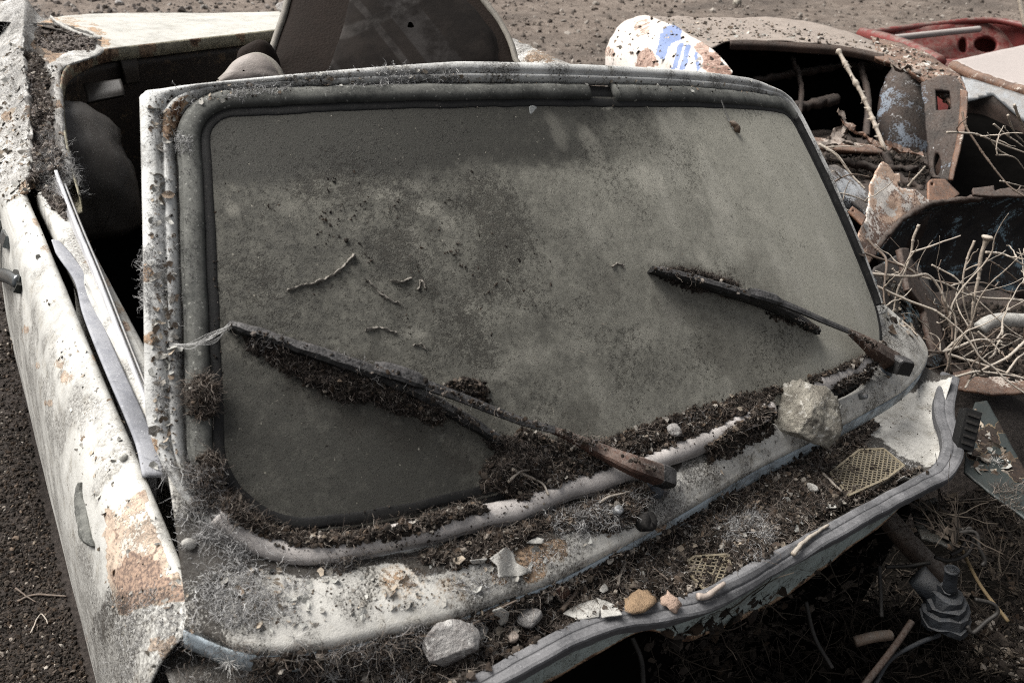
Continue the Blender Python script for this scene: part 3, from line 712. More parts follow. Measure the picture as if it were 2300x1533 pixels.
    panel('inner_ledge', G, MAT['door'], door, blobs(Vi, [(205, 590, 22, .6), (180, 500, 20, .6), (265, 690, 20, .6), (276, 736, 14, .9), (230, 640, 16, .6)], 7, 70, .8), .5 * sstep(.45, .62, fbm(Vi, 26, 4, 33)), .002, True)
    # front closing wall of the door shell
    fc = np.concatenate([pf[:118], [(-.55, -.60), (-.55, -.05), (-.60, -.05)]])
    vv = np.concatenate([fc, [(-.62, -.25)]]); Fc = [[len(fc), i, (i + 1) % len(fc)] for i in range(len(fc))]
    mob('door_end', np.stack([vv[:, 0] + .004, np.full(len(vv), -.03) - .055 * sstep(-.05, -.25, vv[:, 1]), vv[:, 1] - .003], 1), Fc, MAT['dark'], door, False, None, True)
    # lowered window pane
    top = np.array([Px(125, 382, -.575), Px(172, 504, -.577), Px(215, 608, -.579), Px(265, 737, -.582), Px(330, 905, -.586), Px(345, 960, -.588)]); top = smoothline(top, 60)
    v = np.linspace(0, 1, 14)[:, None, None]; G = top[None] + np.array((-.004, 0, -.16)) * v; G[..., 0] += .006 * np.sin(np.linspace(0, 3, 14))[:, None]
    tp = NT('dusty_window_pane'); nn = tp.noise(20, 5, .7, stretch=(1, 1, .25)); nf = tp.noise(260, 3, .7, seed=2)
    MAT['pane'] = tp.out(tp.mix(tp.step(nn, .35, .7), (.42, .42, .44), (.62, .61, .62)), tp.mixf(nn, .25, .6), tp.bump(nf, .0006, .4), spec=.5)
    panel('window_pane', G, MAT['pane'], door, sol=.005, surf=True)
    # loose window rubber
    sx = [(124, 540), (150, 580), (176, 616), (190, 645), (203, 700), (228, 765), (262, 845), (300, 930), (328, 1000), (344, 1070)]
    P = smoothline([Pz(x, y, -.040 + .004 * math.sin(i * 1.3)) for i, (x, y) in enumerate(sx)], 90)
    Vs, Fs = sweep(P, np.array([(-1, -.35), (-1, .3), (-.75, .7), (-.1, .45), (.75, .8), (1, .3), (1, -.35)]) * (.0115, .004), (.25, 0, 1), np.interp(np.arange(90), [0, 8, 89], [.5, 1, 1]))
    mob('window_rubber', Vs, Fs, MAT['strip'], door, True, None, True)
    # chrome run channel beside the pane
    P = top[4:] + np.array((.007, 0, -.004)); Vs, Fs = sweep(P, circ(6, .0022, .004)); mob('run_channel', Vs, Fs, MAT['metal'], door)
    bvh = bvh_all()
    def on(px, py, off):
        p, nn_ = hit(bvh, px, py); return p + nn_ * off
    # door handle
    MAT['handle'] = m_plain('dark_chrome', (.16, .18, .19), .28, .5, 30, .0004, .35, .8)
    MAT['handle_d'] = m_plain('black_plastic', (.012, .016, .016), .4, .3, 50, .0005, .2)
    hx = [(2, 505), (6, 530), (0, 560), (2, 590), (18, 612), (36, 622), (50, 634)]
    offs = [.006, .012, .020, .024, .022, .014, .006]
    P = smoothline([on(max(x, 1), y, o) for (x, y), o in zip(hx, offs)], 40)
    Vs, Fs = sweep(P, circ(10, .012, .0065), (-1, 0, .35)); hd = mob('door_handle', Vs, Fs, MAT['handle'], door); hd['label'] = 'curved dark chrome door handle'
    a, b = on(42, 610, .004), on(52, 655, .004); u = _n(b - a); s_ = np.array((-.9, 0, .4)); s_ = _n(s_ - u * (s_ @ u))
    Vs, Fs = box((a + b) / 2, [u, np.cross(u, s_), s_], (.020, .009, .007)); mob('handle_foot', Vs, Fs, MAT['handle_d'], hd, False)
    a, b = on(3, 515, .003), on(30, 560, .003); u = _n(b - a); s_ = _n(s_ - u * (s_ @ u)); Vs, Fs = box((a + b) / 2, [u, np.cross(u, s_), s_], (.03, .011, .005)); mob('handle_foot', Vs, Fs, MAT['handle'], hd, False)
    # leaf-shaped side trim
    L = [on(x, y, .004) for x, y in ((186, 1082), (184, 1110), (190, 1150), (200, 1190), (215, 1225))]; P = smoothline(L, 30); wd = np.sin(np.linspace(.25, math.pi - .12, 30))
    Vs, Fs = sweep(P, np.array([(-1, -.3), (-.9, .4), (-.3, 1), (.4, .9), (1, .2), (1, -.3)]) * (.0115, .006), (-.8, 0, .6), np.stack([wd, wd * .5 + .5], 1))
    Vs = Vs + (np.stack([fbm(Vs, 60, 3, j) for j in (2, 9, 16)], 1) - .5) * .008; tr = mob('door_trim', Vs, Fs, MAT['seal'], door, False); tr['label'] = 'dark grey torn trim piece on the door side'
    # lock button
    c, nn_ = hit(bvh, 280, 1029); Vs, Fs = tube([c - nn_ * .002, c + nn_ * .006, c + nn_ * .0062, c + nn_ * .004], [.0052, .0050, .0030, .0028], 14); mob('lock_button', Vs, Fs, MAT['deck'], door)
    return car, door

def build_car_rear(car):
    # ---------------------------------------------------------------- near rear quarter with its soil-filled channel
    st = [[(-90, 500), (10, 455), (52, 432), (64, 428), (84, 420), (100, 418), (128, 408), (158, 404), (168, 400)],
          [(-90, 360), (10, 335), (60, 326), (72, 324), (88, 318), (102, 316), (122, 308), (138, 304), (144, 300)],
          [(-80, 220), (5, 200), (50, 192), (62, 190), (78, 190), (98, 188), (118, 186), (130, 184), (137, 182)],
          [(-60, 130), (5, 120), (42, 116), (52, 116), (66, 118), (92, 126), (122, 138), (142, 148), (150, 152)],
          [(-40, 55), (10, 58), (46, 66), (54, 70), (80, 78), (130, 90), (180, 100), (220, 110), (232, 113)],
          [(-60, 18), (-5, 10), (44, -2), (62, 2), (84, 28), (104, 42), (118, 47), (128, 50), (140, 54)]]
    zz = [-.16, -.075, -.034, -.030, -.062, -.064, -.046, -.044, -.050]
    rows = [[Pz(x, y, z) for (x, y), z in zip(r, zz)] for r in st]
    G = surf_grid(rows, 150, 110); V = G.reshape(-1, 3)
    rust = blobs(V, [(70, 250, 14, .7), (110, 100, 40, .6), (20, 260, 20, .5), (128, 240, 12, .7), (105, 60, 20, .6), (60, 420, 20, .6)], 12, 40, .8)
    dirt = .8 * region(V, [(60, 420), (150, 400), (130, 300), (125, 190), (90, 110), (55, 110), (62, 200), (70, 320)], 14, 30) + .25
    q = panel('rear_quarter', G, MAT['quarter'], car, rust, dirt, .003, True, noise=.035)
    # side below
    e = G[:, 0]; v = np.linspace(0, 1, 20)[:, None, None]; G2 = e[None] + np.array((-.0, 0, -.5)) * v; G2[..., 0] -= .03 * np.sin(v[..., 0] * 2.6)
    panel('quarter_side', G2, MAT['quarter'], car, sol=.003, surf=True)
    # ---------------------------------------------------------------- rear deck
    fr = [(232, 113), (330, 101), (480, 84), (640, 66), (800, 46), (960, 30)]; fz = [-.05, -.046, -.03, -.008, .012, .03]
    bk = [(75, 55), (150, 36), (330, 30), (520, 30), (660, 24), (800, 8)]; bz = [-.055, -.075, -.085, -.06, -.035, -.02]
    A = np.array([Pz(x, y, z) for (x, y), z in zip(fr, fz)]); B = np.array([Pz(x, y, z) for (x, y), z in zip(bk, bz)])
    G = surf_grid([A, A * .5 + B * .5 + (0, 0, .012), B], 60, 140); V = G.reshape(-1, 3)
    dk = panel('rear_deck', G, MAT['deck'], car, blobs(V, [(140, 80, 60, .55), (210, 100, 40, .6), (90, 60, 30, .6)], 8, 30, .8), .9 * region(V, [(80, 50), (150, 60), (230, 90), (230, 118), (120, 100)], 14, 14), .003, True, noise=.006)
    # peeling sheet edge on the deck
    Pp = smoothline([Pz(x, y, -.038) for x, y in ((112, 42), (140, 62), (170, 76), (205, 86), (228, 90))], 40); w = .012 * fbm(Pp, 30, 3, 4)
    G = np.stack([Pp, Pp + np.c_[w * .5, w * .9, w * .8 + .004]]); panel('paint_flake', G, MAT['flake'], dk, sol=.001)
    # ---------------------------------------------------------------- edge of the rear opening (yellowed return flange)
    ed = [(176, 440), (160, 380), (144, 300), (137, 230), (137, 182), (150, 152), (185, 130), (232, 113), (330, 101), (480, 84), (640, 66), (800, 46)]
    ez = [-.05] * 8 + [-.046, -.03, -.008, .012]
    P = smoothline([Pz(x, y, z) for (x, y), z in zip(ed, ez)], 220); T, S, U = frames(P)
    G = np.stack([P + np.array((0, 0, .003)), P - S * -.004 + np.array((0, 0, -.002)), P - S * -.005 + np.array((0, 0, -.016)), P - S * -.005 + np.array((0, 0, -.034)), P - S * .010 + np.array((0, 0, -.040))])
    V = G.reshape(-1, 3)
    MAT['flange_y'] = m_paint('yellowed_flange_paint', base=(.50, .46, .33), film=.45, grit=.5, wear=.02)
    panel('opening_flange', G, MAT['flange_y'], car, blobs(V, [(240, 120, 30, .7), (330, 110, 26, .6), (440, 92, 16, .7), (540, 80, 12, .6), (180, 140, 30, .7), (150, 180, 20, .6)], 10, 50, .7), .4 + 0 * V[:, 0], .002, True)
    # inner lining, floor and bulkheads of the cabin
    MAT['lining'] = m_paint('brown_cabin_lining', base=(.020, .015, .012), primer=(.03, .02, .014), rust=(.012, .008, .006), film=.5, grit=.6, wear=.05)  # brown taken close to black to carry the cabin's shade
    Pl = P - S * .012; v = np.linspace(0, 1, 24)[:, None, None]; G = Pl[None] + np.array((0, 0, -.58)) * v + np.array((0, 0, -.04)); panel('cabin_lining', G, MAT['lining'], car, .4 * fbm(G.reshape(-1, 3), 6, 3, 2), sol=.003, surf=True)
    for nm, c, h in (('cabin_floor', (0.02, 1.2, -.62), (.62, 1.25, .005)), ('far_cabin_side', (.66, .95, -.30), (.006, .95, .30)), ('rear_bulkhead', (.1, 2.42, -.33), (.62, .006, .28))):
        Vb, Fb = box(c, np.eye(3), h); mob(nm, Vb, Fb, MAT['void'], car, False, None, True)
    # wheel housing hump, side block and strap inside
    th = np.linspace(0, math.pi, 40); ph = np.linspace(0, 1, 18)
    c = Pz(250, 420, -.30); R_ = .27
    G = np.stack([np.stack([np.full(40, c[0] - .12 + .16 * p), c[1] + .05 - np.cos(th) * R_ * (1 - .25 * p**3), c[2] - .05 + np.sin(th) * R_ * (.95 - .30 * p**3)], 1) for p in ph]); V = G.reshape(-1, 3)
    MAT['hump'] = m_paint('beige_wheel_housing', base=(.030, .025, .020), primer=(.05, .035, .026), rust=(.02, .014, .01), film=.45, grit=.5, wear=-.12)  # beige darkened to carry the dimness of the cabin
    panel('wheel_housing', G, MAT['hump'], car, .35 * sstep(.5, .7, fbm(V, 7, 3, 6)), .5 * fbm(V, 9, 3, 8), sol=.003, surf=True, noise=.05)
    for (nm, pts, mat) in (('side_block', [Pz(186, 190, -.12), Pz(272, 180, -.10), Pz(280, 215, -.13), Pz(196, 232, -.15)], 'hump'),
                           ('strap', [Pz(262, 112, -.06), Pz(302, 108, -.06), Pz(312, 185, -.16), Pz(282, 190, -.16)], 'hump')):
        Q = np.array(pts); G = surf_grid([[Q[0], Q[1]], [(Q[0] + Q[3]) / 2 + (0, -.012, 0), (Q[1] + Q[2]) / 2 + (0, -.012, 0)], [Q[3], Q[2]]], 16, 16); panel(nm, G, MAT[mat], car, sol=.008)
    # far rear quarter shoulder behind the seat
    fq = [(1148, 88), (1180, 103), (1215, 120), (1250, 136), (1290, 152)]
    P = smoothline([Px(x, y, .66) for x, y in fq], 60)
    G = np.stack([P + (-.055, -.01, -.03), P + (-.03, 0, -.004), P, P + (.018, 0, -.012), P + (.03, .01, -.12), P + (.02, .01, -.5)])
    G = cat1(G, 40); V = G.reshape(-1, 3)
    panel('far_quarter', G, MAT['quarter'], car, .5 * sstep(.5, .62, fbm(V, 14, 3, 6)), .3 + 0 * V[:, 0], .003, True)
    P2 = P + (-.06, -.012, -.032); G = P2[None] + np.array((-.01, 0, -.3)) * np.linspace(0, 1, 8)[:, None, None]; panel('far_quarter_lining', G, MAT['void'], car, sol=.003)
    # ---------------------------------------------------------------- seats
    def cushion(name, outl, d0, bulge, mat, par, back=.10, piping=None, nr=26, n=120, dg=None, label=None):
        O = smoothline(np.array([Pd(x, y, d) for x, y, d in [(*o, d0 if dg is None else d0 + dg(*o)) for o in outl]] + [Pd(*outl[0], d0 if dg is None else d0 + dg(*outl[0]))]), n + 1)[:n]
        c = O.mean(0); nv = np.cross(O[n // 4] - c, O[0] - c); nv = _n(nv); 
        if nv @ (CAM - c) < 0: nv = -nv
        R = []
        for r in np.linspace(1, .04, nr): R.append(c + (O - c) * r + nv * bulge * math.sqrt(max(0, 1 - r**3.2)))
        Bk = [c + (O - c) * s - nv * back * k for s, k in ((1.03, .12), (1.045, .35), (1.03, .7), (.97, 1.), (.5, 1.1), (.05, 1.1))][::-1]
        G = np.array(Bk + R); V = G.reshape(-1, 3); V = V + (fbm(V, 9, 3, 5)[:, None] - .5) * .014
        o = mob(name, V, gridF(*G.shape[:2], cv=True), mat, par, True, {'rust': np.zeros(len(V)), 'dirt': np.zeros(len(V))})
        if label: o['label'] = label
        if piping:
            Pp = np.concatenate([O, O[:1]]) * 1.0; Pp = c + (Pp - c) * 1.012 + nv * .004; Vp, Fp = tube(Pp, .0075, 7); mob('piping', Vp, Fp, piping, o)
        return o
    tp = NT('plaid_seat_fabric')
    sep = tp.n('ShaderNodeSeparateXYZ', {0: tp.co}); ua = tp.math('ADD', tp.math('MULTIPLY', sep.outputs[0], .93), tp.math('MULTIPLY', sep.outputs[2], .36)); ub = tp.math('SUBTRACT', tp.math('MULTIPLY', sep.outputs[2], .93), tp.math('MULTIPLY', sep.outputs[0], .36))
    def stripes(u, per, ph, w): return tp.step(tp.math('ABSOLUTE', tp.math('SUBTRACT', tp.math('FRACT', tp.math('ADD', tp.math('DIVIDE', u, per), ph)), .5)), w, w - .02)
    base = tp.mix(tp.noise(12, 5, .7), (.012, .010, .009), (.026, .021, .018))
    c1 = tp.mix(tp.math('MULTIPLY', stripes(ua, .23, .1, .16), .45), base, (.050, .047, .046)); c1 = tp.mix(tp.math('MULTIPLY', stripes(ub, .23, .4, .12), .4), c1, (.058, .055, .053))
    c1 = tp.mix(tp.math('MULTIPLY', stripes(ua, .23, .42, .045), .22), c1, (.10, .094, .09)); c1 = tp.mix(tp.math('MULTIPLY', stripes(ub, .23, .72, .04), .22), c1, (.105, .10, .095))
    wv = tp.noise(700, 2, .6); c1 = tp.mix(tp.step(tp.noise(9, 5, .7, seed=5), .42, .62), c1, (.012, .010, .009)); MAT['plaid'] = tp.out(c1, .95, tp.bump(wv, .001, .6, tp.bump(tp.noise(30, 3, .6), .004, .4)), spec=.1)
    MAT['seat_side'] = m_plain('brown_vinyl', (.017, .0115, .009), .8, .5, 20, .002, .12, spec=.1, dustc=(.07, .052, .040))
    MAT['pipe'] = m_plain('grey_piping', (.24, .22, .185), .7, .4, 60, .001, .5)
    seat = empty('seat', (0, 0, 0)); seat.parent = car; seat.location = np.array(W((.15, 1.1, -.05))) - np.array(car.location)
    dg = lambda x, y: .0003 * (150 - y) + .00012 * (x - 880)
    so = cushion('seat_back', [(612, 150), (612, 128), (622, 92), (640, 40), (655, -10), (690, -60), (800, -120), (930, -125), (1030, -70), (1080, 0), (1118, 50), (1142, 95), (1152, 130), (1150, 165), (1000, 230), (700, 230)], 1.82, .02, MAT['seat_side'], seat, .09, MAT['pipe'], dg=dg)
    cushion('seat_panel', [(735, 160), (752, 110), (768, 60), (782, 0), (810, -60), (900, -95), (980, -70), (1050, 0), (1090, 55), (1112, 100), (1108, 160), (1000, 210), (800, 210)], 1.805, .026, MAT['plaid'], seat, .012, None, dg=dg)
    MAT['vinyl'] = m_plain('beige_grey_vinyl', (.30, .26, .235), .6, .3, 30, .001, .35)
    h = cushion('headrest', [(498, 185), (512, 172), (530, 150), (552, 136), (580, 129), (604, 138), (620, 152), (630, 170), (634, 195), (570, 215), (500, 205)], 1.55, .05, MAT['vinyl'], car, .07, MAT['pipe'], label='rounded beige headrest behind the windscreen header')
    cushion('seat_corner', [(532, 150), (540, 115), (560, 100), (586, 89), (604, 100), (612, 130), (612, 160), (570, 180)], 1.68, .03, MAT['seat_side'], seat, .06, None)
    for (x, y, d) in ((700, 215, 1.86), (1000, 215, 1.90), (565, 200, 1.60)):      # seat posts down to the floor
        p = Pd(x, y, d); V, F = tube(np.array([p, (p[0], p[1], -.30), (p[0], p[1] - .05, -.615)]), [.014, .016, .022], 8); mob('seat_post', V, F, MAT['dark'], seat)
    b = Pd(860, 215, 1.86); V, F = box((b[0], b[1] - .22, -.36), np.eye(3), (.25, .26, .07)); mob('seat_base', V, F, MAT['seat_side'], seat, False)

def on_ray(bvh, px, py, off):
    """point seen at a picture spot, lying `off` above the surface there"""
    p, n = hit(bvh, px, py); r = ray(px, py); return p - r * (off / max(.25, abs(n @ r))), n

def build_wipers(car):
    bvh = bvh_all()
    MAT['wiper'] = m_plain('weathered_black_wiper', (.014, .014, .014), .5, .4, 50, .0006, .6, .2, dustc=(.20, .19, .185))
    MAT['wiper_rubber'] = m_rubber('wiper_rubber', (.008, .008, .008), (.07, .06, .055), .4)
    MAT['arm_dark'] = m_rust('dark_arm_rust', (.05, .03, .022), (.09, .055, .04), (.02, .015, .012), .3)
    MAT['spindle'] = m_plain('bluish_zinc', (.12, .14, .165), .4, .5, 40, .001, .5, .6)
    Nrm = _n((-.05, -.62, .78))
    def wiper(label, arm, shaft, blade, spind, cap, amat):
        w = empty('wiper', (0, 0, 0)); w.parent = car; q = on_ray(bvh, *spind[0], 0)[0]; w.location = W(q) - np.array(car.location); w['label'] = label
        # arm head: channel of rusty sheet tapering towards the thin arm
        A = np.array([on_ray(bvh, x, y, .014)[0] if off is None else on_ray(bvh, x, y, off)[0] for x, y, wd, off in arm]); wd = np.array([a[2] for a in arm]) / 2
        P = smoothline(np.c_[A, wd], 90); wv = P[:, 3]; P = P[:, :3]
        pr = np.array([(-1, -.9), (-1, .5), (-.75, .9), (0, 1.0), (.75, .9), (1, .5), (1, -.9), (.8, -.9), (.8, .3), (-.8, .3), (-.8, -.9)])
        V, F = sweep(P, pr, Nrm, np.stack([wv, wv * .75], 1)); V = V + (np.stack([fbm(V, 120, 3, 3 + j) for j in (0, 7, 15)], 1) - .5) * .0016
        am = mob('wiper_arm', V, F, MAT[amat], w, False)
        # cap
        k = P[-1] - P[-6]; k = _n(k); Pc = np.array([P[-1] - k * .004, P[-1] + k * .010, P[-1] + k * .020, P[-1] + k * .0215]); V, F = sweep(Pc, np.array([(-1, -1), (-1, .55), (-.72, .95), (.72, .95), (1, .55), (1, -1)]) * 1.05, Nrm, np.array([(1, .78), (1.0, .8), (.92, .70), (.80, .6)]) * wv[-1])
        mob('arm_cap', V, F, MAT['wiper'], am, False)
        # thin shaft
        S_ = np.array([on_ray(bvh, x, y, o)[0] for x, y, o in shaft]); S_ = smoothline(S_, 60)
        V, F = sweep(S_, np.array([(-1, -.6), (-1, .4), (0, .7), (1, .4), (1, -.6)]) * (.0048, .0030), Nrm, np.linspace(1.25, .9, 60)); mob('wiper_shaft', V, F, MAT['wiper'], am, False)
        # hook plate
        H = S_[:16]; V, F = sweep(np.array(H) + Nrm * .002, np.array([(-1, -.8), (-1, .5), (-.6, .9), (.6, .9), (1, .5), (1, -.8)]) * (.0085, .0055), Nrm, np.interp(np.arange(16), [0, 3, 12, 15], [.75, 1, 1, .6])); mob('wiper_hook', V, F, MAT['wiper'], am, False)
        # blade: metal bow and the rubber under it
        B = np.array([on_ray(bvh, x, y, o)[0] for x, y, o in blade]); B = smoothline(B, 110)
        V, F = sweep(B, np.array([(-1, -1), (-1, .35), (-.5, 1), (.5, 1), (1, .35), (1, -1)]) * (.0068, .0055), Nrm, np.interp(np.linspace(0, 1, 110), [0, .04, .5, .96, 1], [.55, .85, 1.15, .85, .4])); V = V + (fbm(V, 70, 3, 8)[:, None] - .5) * .002
        bl = mob('wiper_blade', V, F, MAT['wiper'], w, False)
        R = B - Nrm * .011; V, F = sweep(R, np.array([(-.7, .9), (.7, .9), (.25, .1), (.18, -1), (-.18, -1), (-.25, .1)]) * (.006, .010), Nrm); mob('blade_rubber', V, F, MAT['wiper_rubber'], bl, False)
        s0 = on_ray(bvh, *spind[0], 0)[0]; s1 = P[-4] - Nrm * wv[-1] * .6
        V, F = tube(np.array([s0 - (0, 0, .012), s0, s0 * .55 + s1 * .45, s1]), [.013, .012, .010, .008], 12); mob('wiper_spindle', V, F, MAT['spindle'], w)
        return w, B
    w1, B1 = wiper('near wiper with a rusty arm and dirt-clogged blade',
          [(1238, 963, .0075, .022), (1290, 984, .0105, .022), (1350, 1012, .0165, .023), (1420, 1042, .0225, .024), (1484, 1066, .0255, .024)],
          [(838, 826, .024), (900, 842, .027), (968, 868, .028), (1040, 894, .028), (1110, 922, .026), (1180, 948, .025), (1245, 965, .024)],
          [(514, 728, .016), (580, 748, .018), (680, 782, .020), (780, 815, .022), (850, 842, .021), (920, 872, .018), (1000, 915, .015), (1070, 955, .014), (1140, 1000, .012)],
          [(1470, 1098)], None, 'arm_rust')
    w2, B2 = wiper('far wiper with a dark arm above its shadowed blade',
          [(1908, 745, .010, .020), (1935, 762, .017, .020), (1965, 783, .026, .024), (2000, 808, .034, .026), (2014, 816, .036, .026)],
          [(1680, 658, .024), (1715, 667, .027), (1755, 680, .028), (1800, 698, .027), (1850, 720, .025), (1910, 745, .022)],
          [(1466, 603, .015), (1510, 614, .017), (1570, 630, .019), (1630, 648, .020), (1690, 668, .019), (1740, 688, .017), (1790, 712, .015), (1842, 744, .012)],
          [(1990, 832)], None, 'arm_dark')
    return B1, B2

def dplane(*abc):
    """distance over a plane through three picture points (x, y, d)"""
    A = np.array([(1, x, y) for x, y, d in abc], float); k = np.linalg.solve(A, [1 / d for x, y, d in abc])
    return lambda x, y: 1 / (k[0] + k[1] * x + k[2] * y)
def plate(name, poly, df, mat, parent=None, holes=(), step=5, rag=0, rust=None, dirt=None, sol=.003, surf=False, bumpy=0., extra=None, seed=2):
    """sheet-metal piece with its own distance and thickness; ragged outline and punched holes"""
    poly = np.array(poly, float); lo, hi = poly.min(0) - step, poly.max(0) + step
    xs = np.arange(lo[0], hi[0] + step, step); ys = np.arange(lo[1], hi[1] + step, step); X, Y = np.meshgrid(xs, ys)
    C = np.stack([(X[:-1, :-1] + step / 2).ravel(), (Y[:-1, :-1] + step / 2).ravel()], 1)
    q = C.copy()
    if rag:
        z = np.c_[C / 30., np.zeros(len(C))]; q = C + np.stack([fbm(z, 1, 3, seed) - .5, fbm(z, 1, 3, seed + 5) - .5], 1) * 2 * rag
    ins = inpoly(q, poly)
    for h in holes: ins &= ~inpoly(C, np.array(h, float))
    F = gridF(*X.shape)[ins]
    cnt = np.bincount(F.ravel(), minlength=X.size); bd = np.nonzero((cnt > 0) & (cnt < 4))[0]
    if len(bd):                                     # pull the rim onto the true outline
        XY = np.stack([X.ravel(), Y.ravel()], 1)[bd]; disp = np.zeros_like(XY)
        if rag:
            z = np.c_[XY / 30., np.zeros(len(XY))]; disp = np.stack([fbm(z, 1, 3, seed) - .5, fbm(z, 1, 3, seed + 5) - .5], 1) * 2 * rag
        best = np.full(len(XY), 1e9); tgt = XY.copy()
        for pg, dp in [(poly, disp)] + [(np.array(h, float), 0 * disp) for h in holes]:
            for i in range(len(pg)):
                a, b = pg[i], pg[(i + 1) % len(pg)]; ab = b - a; qv = XY + dp; tt = np.clip(((qv - a) @ ab) / (ab @ ab + 1e-9), 0, 1); c = a + tt[:, None] * ab; dd = np.linalg.norm(qv - c, axis=1)
                m = dd < best; best[m] = dd[m]; tgt[m] = (c - dp)[m]
        m = best < 1.6 * step; fx = X.ravel().copy(); fy = Y.ravel().copy(); fx[bd[m]] = tgt[m, 0]; fy[bd[m]] = tgt[m, 1]; X = fx.reshape(X.shape); Y = fy.reshape(Y.shape)
    D = df(X, Y); R = np.stack([(X - CX) / FPX, (Y - CY) / FPX, np.ones_like(X)], -1) @ AX.T
    V = CAM + R * D[..., None]; V = V.reshape(-1, 3)
    if bumpy: V = V + (fbm(V, 8, 4, seed)[:, None] - .5) * bumpy * -_n(ray(*poly.mean(0)))
    used = np.unique(F); mp = np.zeros(len(V), int); mp[used] = np.arange(len(used)); V = V[used]; F = mp[F]
    at = {'rust': np.zeros(len(V)), 'dirt': np.zeros(len(V))}
    if rust is not None: at['rust'] = rust(V)
    if dirt is not None: at['dirt'] = dirt(V)
    for k, fn in (extra or {}).items(): at[k] = fn(V)
    return mob(name, V, F, mat, parent, True, at, surf, sol)
def circle(x, y, rx, ry=None, n=16):
    a = np.linspace(0, 2 * np.pi, n, endpoint=False); return np.stack([x + np.cos(a) * rx, y + np.sin(a) * (ry or rx)], 1)
def rod(name, pts, r, mat, parent=None, k=7, n=40, jit=.0, caps=None):
    P = smoothline(np.array([Pd(*p) for p in pts]), n); V, F = tube(P, np.broadcast_to(np.interp(np.linspace(0, 1, n), np.linspace(0, 1, np.size(r)), np.atleast_1d(r)), (n,)), k, jit)
    return mob(name, V, F, mat, parent)
def loft(name, rows, nu, nv, mat, parent, rust=None, dirt=None, sol=.003, surf=False, extra=None, noise=0.):
    G = surf_grid([[Pd(*p) for p in r] for r in rows], nu, nv); V = G.reshape(-1, 3)
    return panel(name, G, mat, parent, None if rust is None else rust(V), None if dirt is None else dirt(V), sol, surf, None if extra is None else {k: f(V) for k, f in extra.items()}, noise)

